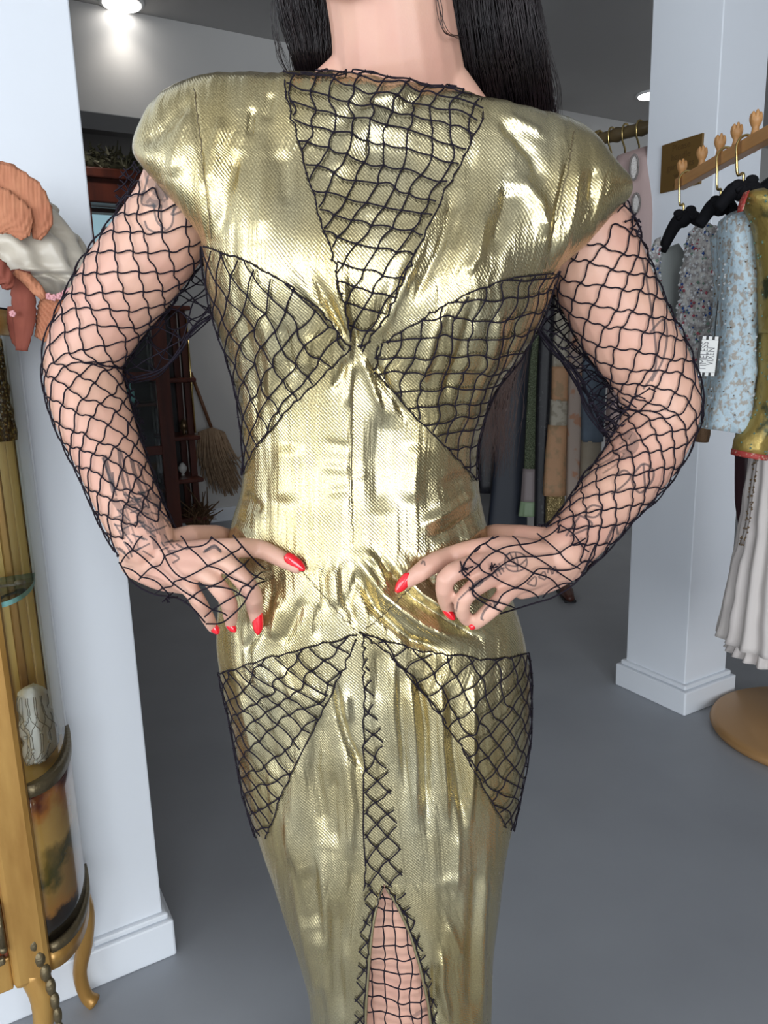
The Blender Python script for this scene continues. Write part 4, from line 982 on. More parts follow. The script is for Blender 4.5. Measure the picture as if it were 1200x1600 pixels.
def cabriole(s, t, ds, dt, ztop, name='leg'):
    z = np.array([ztop, ztop*.8, ztop*.55, ztop*.3, ztop*.1, 0.006]); k = np.array([0, .014, .008, -.010, -.004, .012]); r = np.array([.022, .020, .016, .013, .012, .015])
    pts = spline([B(s + ds*a, t + dt*a, q) for a, q in zip(k, z)], 18); return MB().tube(pts, np.interp(np.linspace(0, 1, 18), np.linspace(0, 1, 6), r), 10).build(name, 'gilt_wood', vit, True)
cabriole(.088, 1.36, .8, -.3, .26); cabriole(-.002, 1.202, .9, -.6, .26); cabriole(-.82, 1.215, -.7, -.7, .26); cabriole(-.82, 1.36, -.7, .1, .26)
mo = MB()
for k in range(9):
    q = k / 8; p = B(.008 + .020*math.sin(q*2.4), 1.188 - .012*math.sin(q*2.2), .31 - .22*q); mo.ell(p, (.010 - .004*q, .010 - .004*q, .017), 8, 6)
mo.build('bronze_leaf_mount', 'bronze_mount', vit, True)
# glass shelf
sh = MB(); ring = []
for z in (.872, .880):
    ring.append([B(*arc(a, .86, -.006), z) for a in np.linspace(.05, math.pi/2 - .12, 14)] + [B(-.30, 1.36, z), B(-.30, 1.230, z)])
R2 = np.array(ring); sh.quad_grid(R2, wrap=True); so = sh.build('shelf_edge', 'glass_edge', vit); b = MB(); b.add(R2[1], [tuple(range(16))]); b.add(R2[0], [tuple(range(15, -1, -1))]); b.build('glass_shelf', 'glass', vit)
b = MB()
for k, zz in enumerate((.886,)):
    b.tube(spline([B(-.02, 1.20, .888), B(.01, 1.22, .900), B(.03, 1.26, .890), B(.055, 1.27, .886)], 14), .0022, 6)
    b.ell(B(.062, 1.275, .887), (.010, .007, .004), 10, 6)
tag(b.build('brooch', 'cord_grey', None, True), 'small dark wire brooch lying on the glass shelf', 'brooch')
# purse with a net of cord and pearls
pu = empty('purse', B(.045, 1.24, ZP1 + .004), 'white ruffled silk purse netted with pearls inside the cabinet', 'purse')
Yp = float(P(60, 1130, 1.0)[1]); pc = Pt(60, 1130, 1.285); Yp = pc[1]
rows = [(38,1074,58,1070,Yp,.010),(30,1082,72,1080,Yp,.016),(30,1098,76,1100,Yp,.018),(32,1116,80,1112,Yp,.020),(34,1135,88,1130,Yp,.021),(37,1160,90,1155,Yp,.021),(40,1180,80,1178,Yp,.018),(46,1187,70,1186,Yp,.02)]
o, G = build_loft('purse_body', 'purse_silk', pu, rows, n=48, nr=30, wob=.26, pleat=(7, .08)); b = MB()
for s_ in (0, 1):
    for k in range(6):
        pts = [G[i, int(26 + k*4 + (1 if s_ else -1) * 3 * math.sin(i / 30 * 7)) % 48] + np.array([0, -.002, 0]) for i in range(4, 30, 1)]; b.tube(np.array(pts), .0006, 4, cap=False)
tag(b.build('cord_net', 'cord_grey', pu, True), kind='stuff')
for k, (i, j) in enumerate(((12, 34), (16, 40), (18, 30), (22, 36), (26, 33), (27, 38), (27, 43), (20, 43))): MB().ell(G[i, j] + np.array([0, -.004, 0]), (.003, .003, .003), 10, 6).build('pearl', 'pearl', pu, True)
# sequinned garment on the upper shelf
Yq = float(Pt(10, 620, 1.29)[1])
sq = empty('sequin_top', Pt(-6, 690, 1.29), 'folded gold sequinned garment behind the cabinet glass', 'garment')
o, G = build_loft('sequin_cloth', 'sequin_gold', sq, [(-60,545,2,540,Yq,.02),(-60,580,6,570,Yq,.025),(-60,630,14,625,Yq,.028),(-60,670,22,665,Yq,.03),(-60,692,24,688,Yq,.028)], n=40, nr=26, wob=.08)
b = MB()
for _ in range(240):
    i = rng.integers(0, 26); j = rng.integers(20, 40) % 40; b.octa(G[i, j] + rng.normal(0, .002, 3) + [0, -.001, 0], .0019)
tag(b.build('sequins', 'bead_crystal', sq), kind='stuff')
MB().bbox(-.30, .045, 1.250, 1.36, 1.128, 1.134).build('glass_shelf', 'glass_edge', vit)

# ------------------------------------------------------------------ cream satin garment with petals on top of the cabinet
hat = empty('petal_garment', B(-.02, 1.2, ZT + .04), 'cream satin garment with rust orange petals draped over the gilded cabinet', 'garment')
Yh = 1.16
rows = [(-90,288,20,300,Yh,.03),(-100,310,62,305,Yh,.05),(-105,340,88,332,Yh,.07),(-105,370,110,365,Yh,.08),(-100,405,130,398,Yh,.085),(-70,432,140,425,Yh,.075),(30,446,138,442,Yh,.05),(62,462,122,460,Yh,.03),(72,466,112,464,Yh,.02)]
o, G = build_loft('satin_body', 'silk_cream', hat, rows, n=110, nr=44, pleat=(13, .085), wob=.12, seed=2)
sd_ = P(-45, 400, Yh); sb_ = np.array([sd_[0], sd_[1], ZT + .034])
MB().lathe([(.05, 0), (.05, .006), (.012, .012), (.010, .05), (.045, .06), (.05, .085), (.03, .11)], sb_, 24).build('stand', 'black_velvet', hat, True)
def petal(pts_c, widths, Y, m, bulge=.007, ribs=16, amp=.0016, tilt=0.0):
    """leaf: centre line in marks, half widths, corrugated across the rib"""
    c = spline(pts_c, 26); w_ = np.interp(np.linspace(0, 1, 26), np.linspace(0, 1, len(widths)), widths); T = np.gradient(c, axis=0); G = []
    for i in range(26):
        n = np.array([-T[i][1], T[i][0]]); n /= np.hypot(*n) + 1e-9; row = []
        for j in range(15):
            s_ = -1 + j / 7; ed = w_[i] * (1 + .05 * math.sin(i * 2.3) * (abs(s_) > .9)); x, y = c[i] + n * s_ * ed
            row.append(P(x, y, Y - bulge * (1 - s_*s_) * math.sin(math.pi * (.1 + .8 * i / 25)) + amp * math.sin(ribs * (i / 25 + .18 * abs(s_)) * 2) * (abs(s_) > .06) + tilt * s_))
        G.append(row)
    return MB().quad_grid(np.array(G)).build('petal', m, hat, True, solid=.0015)
petal([(-30,268),(5,285),(40,312),(62,345),(58,374)], [16, 30, 34, 22, 6], 1.075, 'petal_orange', ribs=22)
petal([(-40,300),(-5,325),(25,345),(40,372)], [20, 34, 30, 8], 1.062, 'petal_orange', ribs=24)
petal([(-30,262),(10,272),(45,298),(66,318)], [10, 18, 16, 4], 1.085, 'petal_orange', ribs=18)
petal([(-25,410),(-5,425),(10,440),(8,452)], [16, 20, 14, 5], 1.06, 'petal_rust', ribs=12)
petal([(32,420),(36,455),(38,500),(34,548)], [14, 19, 18, 9], 1.09, 'petal_rust', ribs=5, amp=.0012)
petal([(20,478),(24,500),(30,530),(40,545)], [8, 13, 12, 6], 1.10, 'petal_rust', ribs=6)
petal([(90,462),(84,485),(74,510),(62,530)], [24, 26, 20, 9], 1.10, 'petal_orange', ribs=30, amp=.003)
petal([(22,425),(42,436),(58,452),(70,466)], [4, 9, 9, 5], 1.075, 'petal_orange', ribs=6)
for x, y, r in ((76,463,5),(84,465,5),(94,463,5.5),(104,459,6.5),(112,455,6),(119,449,5),(20,490,5),(6,306,4)):
    b = MB(); c = P(x, y, 1.075); rr_ = r * 1.1 / FPX
    for k in range(5): b.ell(c + rr_ * .55 * np.array([math.cos(k*1.256), -.2, math.sin(k*1.256)]), (rr_*.55, rr_*.4, rr_*.55), 8, 6)
    b.ell(c + np.array([0, -rr_*.4, 0]), (rr_*.4,)*3, 8, 6); b.build('rosette', 'petal_pink', hat, True)

# ================================================================== MAHOGANY CABINET in the back room
mc = empty('mahogany_cabinet', B(1.0, 5.3, 0), 'tall dark mahogany glass-fronted cabinet against the back wall', 'cabinet')
T0_, T1_ = 5.12, 5.55; S0, S1, S2 = .45, 1.27, 1.50
MB().bbox(S0, S1 + .02, T0_ - .03, T1_, 2.22, 2.40).bbox(S0, S1 + .04, T0_ - .06, T1_, 2.36, 2.42).build('cornice', 'mahogany', mc, bevel=.01)
MB().bbox(S0, S1, T1_ - .02, T1_, .1, 2.25).build('back_board', 'dark_inside', mc)
for s_ in (S0, .86, S1 - .05): MB().bbox(s_, s_ + .06, T0_, T0_ + .05, .08, 2.24).build('door_stile', 'mahogany', mc, bevel=.004)
for z in (.08, .62, 1.12): MB().bbox(S0, S1, T0_ + .004, T0_ + .045, z, z + .06).build('door_rail', 'mahogany', mc, bevel=.004)
MB().bbox(S0, S1, T0_ + .02, T0_ + .026, .14, 2.2).build('door_glass', 'glass', mc)
for z in (.35, .95, 1.45, 1.80): MB().bbox(S0, S1, T0_ + .06, T1_ - .02, z, z + .02).build('shelf', 'mahogany', mc)
MB().bbox(S0, S1 + .02, T0_ - .02, T1_, 0, .10).build('plinth', 'mahogany', mc, bevel=.006)
for s_, t_ in ((S1 + .0, T0_ + .0), (S2 - .05, T0_ + .15), (S2 - .05, T1_ - .05)): MB().bbox(s_, s_ + .045, t_, t_ + .045, 0.04, 1.62).build('etagere_post', 'mahogany', mc, bevel=.005)
for z in (.12, .40, .70, 1.10, 1.58): MB().bbox(S1, S2, T0_ + .02, T1_, z, z + .03).build('etagere_shelf', 'mahogany', mc, bevel=.008)
MB().bbox(S1 + .02, S2 - .01, T1_ - .012, T1_, .1, 1.6).build('etagere_back', 'dark_inside', mc)
MB().tube([B(S2 - .004, T0_ + .14, .74), B(S2 - .004, T0_ + .14, 1.55)], .008, 10).build('brass_rod', 'brass', mc, True)
p0 = Pt(136, 319, 5.3); p1 = Pt(186, 386, 5.3)
def st_of(p): return p[0]*BC + p[1]*BS, -p[0]*BS + p[1]*BC
pf = empty('framed_photo', p0, 'pale blue glazed photograph with added glow inside the mahogany cabinet', 'picture'); sa, sb = st_of(p0)[0] - .06, st_of(p1)[0] + .02
MB().bbox(sa, sb, 5.30, 5.31, 1.83, 2.19).build('photo_glow_print', 'photo_blue_glow', pf)
MB().bbox(sa, sb, 5.292, 5.302, 1.82, 1.835).bbox(sa, sb, 5.292, 5.302, 2.185, 2.20).bbox(sa - .01, sa + .008, 5.292, 5.302, 1.82, 2.20).bbox(sb - .008, sb + .01, 5.292, 5.302, 1.82, 2.20).build('photo_frame', 'paper_white', pf)
b = MB(); f0 = B((sa + sb)/2 + .04, 5.296, 1.87); b.ell(f0 + [0, 0, .10], (.03, .004, .05)); b.ell(f0 + [0, 0, .19], (.022, .004, .03)); b.ell(f0 + [-.02, 0, .23], (.05, .004, .018)); b.ell(f0, (.02, .004, .06)); b.build('photo_figure', 'paper_white', pf, True)
for (x, y, r, m, lab) in ((280, 668, .032, 'pearl', 'small pale ornament on the lower side shelf'), (281, 590, .036, 'bead_bronze', 'oval bronze ornament on the side shelf below brass rod')):
    p = Pt(x, y, 5.34); b = MB(); b.lathe([(.3*r, 0), (.5*r, .1*r), (.25*r, .4*r), (.9*r, 1.2*r), (1.0*r, 1.9*r), (.5*r, 2.7*r), (.2*r, 3.0*r)], np.array([p[0], p[1], (.73 if y < 640 else .43)]), 16)
    tag(b.build('ornament', m, None, True), lab, 'ornament', 'ornaments on the side shelves')
for k, (s_, z, hh, lab) in enumerate(((.95, .97, .10, 'dark flask on cabinet shelf just above the door rail'), (1.08, .97, .13, 'tall dark flask on cabinet shelf nearest the corner post'), (1.05, .37, .14, 'dark flask on the lowest shelf of the mahogany cabinet'))):
    tag(MB().lathe([(.03, 0), (.034, .02), (.034, hh*.6), (.012, hh*.8), (.012, hh), (.016, hh + .004)], B(s_, 5.32, z), 14).build('flask', 'glass_edge' if k == 1 else 'dark_inside', None, True), lab, 'flask', 'flasks in the cabinet')
# moss garland on top of the cabinet
gar = MB(); gp = MB()
for _ in range(420):
    s_ = random.uniform(S0, S1 + .08); a = random.random() * math.pi; rr_ = random.uniform(.02, .085); p = B(s_, 5.16 + random.gauss(0, .03), 2.43 + rr_ * math.sin(a) * 1.3)
    (gar if random.random() < .75 else gp).tube(np.array([p, p + rng.normal(0, .018, 3), p + rng.normal(0, .03, 3) + [0, 0, .006]]), [.009, .008, .003], 5)
g = empty('moss_garland', B(.9, 5.16, 2.42), 'dusty green moss garland along the top of the mahogany cabinet', 'garland')
core = MB().tube(spline([B(S0, 5.16, 2.455), B(.8, 5.16, 2.47), B(S1 + .06, 5.16, 2.455)], 16), .038, 10).build('garland_core', 'moss', g, True)
tag(gar.build('moss_tufts', 'moss', g), kind='stuff'); tag(gp.build('pale_moss_tufts', 'moss_pale', g), kind='stuff')
# pampas broom leaning on the back wall
br = empty('broom', Pt(350, 775, 5.45), 'dried pampas broom leaning head down against the back wall', 'broom')
a0 = Pt(298, 582, 5.5); a1 = Pt(333, 676, 5.45); MB().tube([a0, a1], .013, 8).build('handle', 'broom_stick', br, True)
b = MB()
for _ in range(420):
    u = random.gauss(0, .45); x0 = 330 + 14*u; x1 = 344 + 30*u + random.gauss(0, 4) ; y1 = random.uniform(720, 778) - abs(u)*12
    q0 = Pt(x0, 668 + abs(u)*5, 5.44); q1 = Pt(x0*.45 + x1*.55, 715, 5.42 + random.gauss(0, .02)); q2 = Pt(x1 + (10 if y1 > 750 else 0), y1, 5.45 + random.gauss(0, .02)); b.tube(spline([q0, q1, q2], 7), np.linspace(.008, .003, 7), 4)
tag(b.build('plumes', 'pampas', br), kind='stuff')
b = MB()
for _ in range(90):
    p = Pt(310, 815, 5.22) * np.array([1, 1, 0]) + np.array([0, 0, .04]); b.tube(np.array([p + rng.normal(0, .02, 3), p + rng.normal(0, .045, 3) + [0, 0, .07], p + rng.normal(0, .07, 3) + [0, 0, .13]]), [.01, .009, .003], 4)
bsk = empty('dried_bouquet', Pt(310, 818, 5.22) * np.array([1, 1, 0]), 'dark dried bouquet standing on floor at the mahogany cabinet foot', 'bouquet')
tag(b.build('dark_stems', 'brown_fur', bsk), kind='stuff'); q = Pt(310, 815, 5.22); MB().lathe([(.05, 0), (.06, .02), (.055, .07), (.06, .08)], np.array([q[0], q[1], 0]), 16).build('pot', 'dark_inside', bsk, True)

# ================================================================== PLAQUE ON THE PILLAR
pl = empty('brass_plaque', Ps(1065, 300, 2.045), 'square brass notice plaque fixed to the white pillar', 'sign')
SPq = 2.046
c4 = [Ps(1035, 224, SPq), Ps(1098, 212, SPq), Ps(1096, 289, SPq), Ps(1033, 300, SPq)]
tz = [st_of(c)[1] for c in c4]; tmax = (tz[0] + tz[3]) / 2; tmin = (tz[1] + tz[2]) / 2; z1 = (c4[0][2] + c4[1][2]) / 2; z0 = (c4[2][2] + c4[3][2]) / 2
MB().bbox(SPq - .004, SPq + .004, tmin, tmax, z0, z1).build('plate', 'sign_brass', pl, bevel=.001)
for k, txt in enumerate(('Please', 'handle', 'garments', 'with', 'care')):
    cu = bpy.data.curves.new('engraving', 'FONT'); cu.body = txt; cu.size = .027; cu.align_x = 'CENTER'; cu.extrude = .0003
    to = bpy.data.objects.new('engraving', cu); col.objects.link(to)
    dg = bpy.context.evaluated_depsgraph_get(); dg.update(); tm = bpy.data.meshes.new_from_object(to.evaluated_get(dg)); bpy.data.objects.remove(to)
    X = Vector(B(0, -1, 0)); Zv = Vector((0, 0, 1)); Nn = Vector(B(-1, 0, 0)); c = Vector(B(SPq - .0045, (tmin + tmax) / 2, z1 - .028 - k * (z1 - z0) * .19))
    tm.transform(Matrix(((X[0], Zv[0], Nn[0], c[0]), (X[1], Zv[1], Nn[1], c[1]), (X[2], Zv[2], Nn[2], c[2]), (0, 0, 0, 1))))
    obj('engraved_word', tm, 'sign_ink', pl)

# ================================================================== FRONT RAIL with knobs, hangers and garments
rk = empty('garment_rail', (.75, .95, 0), 'light wooden garment rail with carved knobs in front of the pillar', 'rack')
ZR = 1.62; XR = .752
bar0 = np.array([XR, 1.945, ZR]); bar1 = np.array([XR + .02, .55, ZR])
MB().bar(bar0, bar1, .026, .026).build('rail_bar', 'beech_wood', rk, bevel=.002)
MB().tube([(XR + .02, .60, .0), (XR + .02, .60, ZR)], .018, 14).build('upright', 'beech_wood', rk, True); MB().lathe([(.20, 0), (.20, .02), (.18, .03), (.02, .035)], (XR + .02, .60, 0), 32).build('foot_disc', 'beech_wood', rk, True)
def knob(px, py):
    d = ray(px, py); Yk = None
    # position along the bar from the picture column
    best = min(np.linspace(1.95, 1.3, 400), key=lambda Y: abs(proj(np.array([XR, Y, ZR + .013]))[0] - px)); c = np.array([XR, best, ZR + .012]); b = MB()
    b.lathe([(.009, 0), (.0070, .008), (.0065, .013), (.009, .017), (.0115, .024), (.012, .030), (.009, .037), (.006, .039)], c, 14)
    for k in range(7):
        a = k * .9; b.ell(c + np.array([.0085*math.cos(a), .0085*math.sin(a), .030 + .002*(k % 3)]), (.0042, .0042, .010), 8, 6)
    b.build('carved_knob', 'beech_wood', rk, True)
for q in ((1065, 270), (1096, 255), (1124, 240), (1150, 224), (1180, 206)): knob(*q)
def ybar(px): return float(min(np.linspace(1.94, 1.2, 500), key=lambda Y: abs(proj(np.array([XR, Y, ZR]))[0] - px)))
def hanger(px, bottom, ends, label, bow=True):
    Y = ybar(px); b0 = P(bottom[0], bottom[1], Y); top = np.array([XR, Y, ZR + .016]); hg = empty('padded_hanger', b0, label, 'hanger', 'padded hangers on the wooden rail')
    pts = [np.array([XR + .018, Y - .004, ZR - .012]), np.array([XR + .019, Y - .004, ZR + .006]), np.array([XR + .010, Y - .003, ZR + .0195]), np.array([XR - .006, Y - .004, ZR + .0195]), np.array([XR - .018, Y - .006, ZR + .004]), np.array([XR - .018, Y - .008, ZR - .02])]
    mid_ = np.array([(XR - .018) * .75 + b0[0] * .25, Y - .006, (ZR - .02) * .45 + b0[2] * .55]); pts += [mid_, np.array([b0[0], Y, b0[2] + .03]), b0]
    MB().tube(spline(pts, 40), .0028, 8).build('hook', 'brass', hg, True)
    e0, e1 = P(*ends[0], Y), P(*ends[1], Y); MB().tube(spline([e0, b0 * .6 + e0 * .4 + [0, 0, .012], b0 + [0, 0, -.004], b0 * .6 + e1 * .4 + [0, 0, .010], e1], 22), np.concatenate([np.linspace(.012, .020, 11), np.linspace(.020, .012, 11)]), 12).build('padded_arm', 'black_velvet', hg, True)
    if bow:
        b = MB()
        for sx in (-1, 1):
            b.ell(b0 + np.array([.014*sx, -.01, .012 + .004*sx]), (.014, .006, .010), 10, 6); b.tube(np.array([b0 + [0, -.01, .008], b0 + [.02*sx, -.018, -.006]]), [.004, .006], 5)
        b.ell(b0 + [0, -.012, .010], (.006, .006, .006), 8, 6); b.build('bow', 'black_velvet', hg, True)
    return Y
y1_ = hanger(1072, (1067, 340), ((1034, 392), (1100, 352)), 'black velvet hanger with bow holding the beaded bolero')
y2_ = hanger(1132, (1125, 320), ((1092, 352), (1150, 338)), 'black hanger in the pale blue brocade jacket')
y3_ = hanger(1163, (1160, 296), ((1122, 325), (1195, 312)), 'black hanger in the gold brocade jacket')
# beaded bolero
bo = empty('beaded_bolero', P(1070, 600, y1_), 'grey tulle bolero covered in coloured crystal beads with white swing tag', 'jacket')
Yb = y1_
o, GB = build_loft('front_panel', 'bolero_tulle', bo, [(1088,352,1108,350,Yb,.02),(1080,362,1120,362,Yb - .01,.04),(1072,395,1128,395,Yb - .02,.05),(1066,430,1134,428,Yb - .025,.05),(1062,470,1124,462,Yb - .02,.045),(1054,520,1116,515,Yb - .02,.04),(1058,560,1112,560,Yb - .02,.035),(1072,602,1108,602,Yb - .02,.03)], n=44, nr=40, wob=.08)
o, GL = build_loft('lapel', 'bolero_tulle', bo, [(1024,374,1032,370,Yb - .01,.01),(1016,395,1031,390,Yb - .02,.014),(1010,440,1030,440,Yb - .02,.016),(1012,480,1032,480,Yb - .02,.016),(1024,530,1042,530,Yb - .02,.014),(1040,580,1060,585,Yb - .02,.012)], n=24, nr=26)
o, GI = build_loft('lining', 'bolero_lining', bo, [(1034,390,1060,380,Yb + .05,.01),(1030,420,1076,410,Yb + .055,.014),(1028,470,1078,470,Yb + .055,.014),(1034,530,1078,530,Yb + .055,.014),(1050,590,1090,590,Yb + .05,.012)], n=24, nr=20, pleat=(6, .06))
for nm, m, cnt in (('crystal_beads', 'bead_crystal', 600), ('rose_beads', 'bead_rose', 150), ('blue_beads', 'bead_blue', 120), ('green_beads', 'bead_green', 70)):
    b = MB()
    for _ in range(cnt):
        GG = GB if random.random() < .74 else GL; i = rng.integers(1, GG.shape[0] - 1); n_ = GG.shape[1]; j = int(n_ * random.uniform(.47, 1.0)) % n_
        p = GG[i, j] + (GG[i, (j+1) % n_] - GG[i, j]) * random.random() + (GG[i+1, j] - GG[i, j]) * random.random(); cen = GG[i].mean(0); d = p - cen; d /= np.linalg.norm(d) + 1e-9
        b.octa(p + d * .002, random.choice((.0024, .0032, .0044)))
    tag(b.build(nm, m, bo), kind='stuff')
# swing tag
tg = empty('swing_tag', P(1104, 588, y2_ - .115), 'white swing tag with black striped ends on the beaded bolero', 'tag')
Yt = y2_ - .115; corners = [P(1094, 525, Yt), P(1126, 526, Yt), P(1119, 588, Yt), P(1087, 587, Yt)]
def quadslab(c, th, name, m, parent, dy=0):
    c = [np.asarray(q) + [0, dy, 0] for q in c]; return MB().box8([c[3] + [0, th, 0], c[2] + [0, th, 0], c[2], c[3], c[0] + [0, th, 0], c[1] + [0, th, 0], c[1], c[0]]).build(name, m, parent)
quadslab(corners, .002, 'card_edge', 'ink_black', tg)
TL, TR, BR_, BL = corners; bi = lambda u, v: (TL*(1-u) + TR*u)*(1-v) + (BL*(1-u) + BR_*u)*v
quadslab([bi(.10, .09), bi(.90, .09), bi(.90, .91), bi(.10, .91)], .001, 'card', 'paper_white', tg, -.0012)
for v0, v1 in ((0, .085), (.915, 1.0)):
    for k in range(3): u0 = .12 + k * .30; quadslab([bi(u0, v0), bi(u0 + .17, v0), bi(u0 + .17, v1), bi(u0, v1)], .001, 'stripe', 'paper_white', tg, -.0012)
Xt = (bi(.5, 0) - bi(.5, 1)); Xt /= np.linalg.norm(Xt); Zt = (bi(0, .5) - bi(1, .5)); Zt /= np.linalg.norm(Zt); Nt = np.cross(Xt, Zt)
for k, (txt, u) in enumerate((('TIMELESS', .42), ('VIXEN', .76))):
    cu = bpy.data.curves.new('print', 'FONT'); cu.body = txt; cu.size = .021; cu.align_x = 'CENTER'; to = bpy.data.objects.new('print', cu); col.objects.link(to)
    dg = bpy.context.evaluated_depsgraph_get(); dg.update(); tm = bpy.data.meshes.new_from_object(to.evaluated_get(dg)); bpy.data.objects.remove(to)
    wd_ = max(v.co.x for v in tm.vertices) - min(v.co.x for v in tm.vertices); kx = (np.linalg.norm(bi(.5, .14) - bi(.5, .86)) if k == 0 else np.linalg.norm(bi(.5, .28) - bi(.5, .72))) / wd_
    c = bi(u, .5) + np.array([0, -.0018, 0])
    tm.transform(Matrix(((Xt[0]*kx, Zt[0], Nt[0], c[0]), (Xt[1]*kx, Zt[1], Nt[1], c[1]), (Xt[2]*kx, Zt[2], Nt[2], c[2]), (0, 0, 0, 1)))); obj('lettering', tm, 'grey_ink', tg)
MB().tube([bi(.7, 0), P(1118, 505, Yt + .004), P(1122, 470, Yt + .03)], .0012, 5).build('string', 'ink_black', tg)
def garment(name, label, cat, base, parts, group=None):
    e = empty(name, base, label, cat, group); Gs = []
    for nm, m, rows, k in parts: o, G = build_loft(nm, m, e, rows, **k); Gs.append(G)
    return e, Gs
def beads(e, G, nm, m, cnt, sz=(.002, .0032), lo=.47):
    b = MB()
    for _ in range(cnt):
        i = rng.integers(1, G.shape[0] - 1); n_ = G.shape[1]; j = int(n_ * random.uniform(lo, 1.0)) % n_; p = G[i, j] + (G[i+1, j] - G[i, j]) * random.random(); d = p - G[i].mean(0); d /= np.linalg.norm(d) + 1e-9; b.octa(p + d * .0015, random.uniform(*sz))
    tag(b.build(nm, m, e), kind='stuff')
Y2 = y2_ - .04
e, Gs = garment('brocade_jacket', 'pale blue brocade jacket with silver beading hanging beside the bolero', 'jacket', P(1140, 680, Y2), [
 ('sleeve', 'blue_brocade', [(1142,332,1162,328,Y2,.02),(1128,345,1172,345,Y2 - .01,.05),(1126,385,1178,385,Y2 - .015,.055),(1128,430,1180,430,Y2 - .02,.055),(1122,500,1181,500,Y2 - .02,.055),(1112,590,1180,590,Y2 - .02,.055),(1104,640,1178,645,Y2 - .02,.055),(1100,668,1174,680,Y2 - .02,.05)], dict(n=48, nr=44, pleat=(5, .05), wob=.06)),
 ('front', 'blue_brocade', [(1112,372,1134,360,Y2 + .04,.03),(1118,430,1138,430,Y2 + .04,.03),(1116,520,1136,520,Y2 + .04,.03),(1098,600,1130,600,Y2 + .04,.03),(1092,668,1124,672,Y2 + .04,.03)], dict(n=28, nr=26, wob=.05))])
for G in Gs: beads(e, G, 'silver_beads', 'bead_crystal', 130); beads(e, G, 'bronze_sequins', 'bead_bronze', 60, (.0016, .0026))
Y3 = y3_ - .05
e, Gs = garment('gold_jacket', 'gold brocade jacket with red trimmed cuff behind the pale blue one', 'jacket', P(1175, 716, Y3), [
 ('shoulder', 'gold_brocade', [(1170,299,1192,296,Y3,.02),(1160,312,1212,312,Y3,.045),(1178,345,1235,345,Y3,.05),(1188,420,1245,420,Y3,.05),(1190,520,1245,520,Y3,.05)], dict(n=40, nr=30, wob=.05)),
 ('sleeve', 'gold_brocade', [(1190,500,1245,500,Y3 + .02,.05),(1187,600,1235,600,Y3 + .02,.05),(1166,664,1210,668,Y3 + .03,.045),(1149,688,1200,696,Y3 + .03,.04),(1147,704,1196,711,Y3 + .03,.04)], dict(n=36, nr=26, wob=.04)),
 ('cuff_trim', 'red_trim', [(1146,702,1197,710,Y3 + .03,.042),(1145,711,1195,718,Y3 + .03,.042)], dict(n=36, nr=4)),
 ('collar_trim', 'red_trim', [(1164,300,1170,298,Y3 - .01,.01),(1156,318,1163,316,Y3 - .02,.012),(1153,332,1160,330,Y3 - .02,.01)], dict(n=14, nr=10))])
for G in Gs[:2]: beads(e, G, 'bottle_green_sequins', 'bead_green', 90)
garment('dark_garment', 'black garment at the frame edge behind the gold jacket', 'garment', P(1210, 420, y3_ - .12), [('cloth', 'black_velvet', [(1184,290,1240,250,y3_ + .06,.02),(1178,302,1250,300,y3_ + .06,.03),(1186,360,1250,360,y3_ + .06,.03),(1190,520,1250,520,y3_ + .06,.03)], dict(n=20, nr=14))])
Yg = 1.75
e, Gs = garment('chiffon_gown', 'pale blush chiffon gown with rippled hem hanging right of the pillar', 'gown', P(1185, 1040, Yg), [
 ('skirt', 'chiffon', [(1186,640,1240,640,Yg,.04),(1176,720,1260,720,Yg,.07),(1162,830,1270,830,Yg,.09),(1142,940,1280,950,Yg,.11),(1134,985,1290,1000,Yg,.125),(1129,1000,1295,1018,Yg,.13)], dict(n=120, nr=40, pleat=(17, .07), wob=.04)),
 ('underskirt', 'chiffon', [(1168,940,1270,940,Yg + .01,.08),(1152,1000,1280,1010,Yg + .01,.10),(1143,1022,1290,1040,Yg + .01,.115)], dict(n=120, nr=14, pleat=(21, .10), wob=.05)),
 ('sash', 'bead_taupe', [(1180,700,1186,700,Yg - .08,.004),(1172,760,1178,760,Yg - .09,.004),(1164,820,1170,820,Yg - .10,.004),(1155,852,1161,852,Yg - .105,.004)], dict(n=10, nr=14))])
beads(e, Gs[2], 'sash_beads', 'bead_bronze', 60)
garment('burgundy_gown', 'near-black burgundy gown between the pillar and chiffon gown', 'gown', P(1165, 835, 1.86), [('cloth', 'burgundy_satin', [(1152,640,1186,640,1.9,.03),(1150,720,1182,720,1.9,.035),(1150,780,1176,780,1.9,.03),(1154,822,1164,822,1.9,.01)], dict(n=26, nr=18, pleat=(6, .08)))])
garment('fur_cuff_jacket', 'brown fur cuff hanging below the beaded bolero', 'garment', P(1092, 692, Yb + .04), [('cuff', 'brown_fur', [(1086,600,1104,600,Yb + .05,.02),(1086,650,1106,650,Yb + .05,.025),(1084,676,1107,674,Yb + .05,.03),(1086,690,1104,690,Yb + .05,.026)], dict(n=22, nr=16, wob=.12))])
# round bronze base of a display stand
dc = np.array([1.345, 2.165, 0]); ds_ = empty('display_stand', dc, 'round bronze painted display stand base on floor right of the pillar', 'stand')
MB().lathe([(.275, 0), (.292, .006), (.298, .018), (.292, .032), (.278, .040), (.05, .044), (.03, .05)], dc, 64).build('round_base', 'bronze_paint', ds_, True); MB().tube([dc + [0, 0, .04], dc + [0, 0, 1.25]], .016, 16).build('pole', 'bronze_paint', ds_, True)

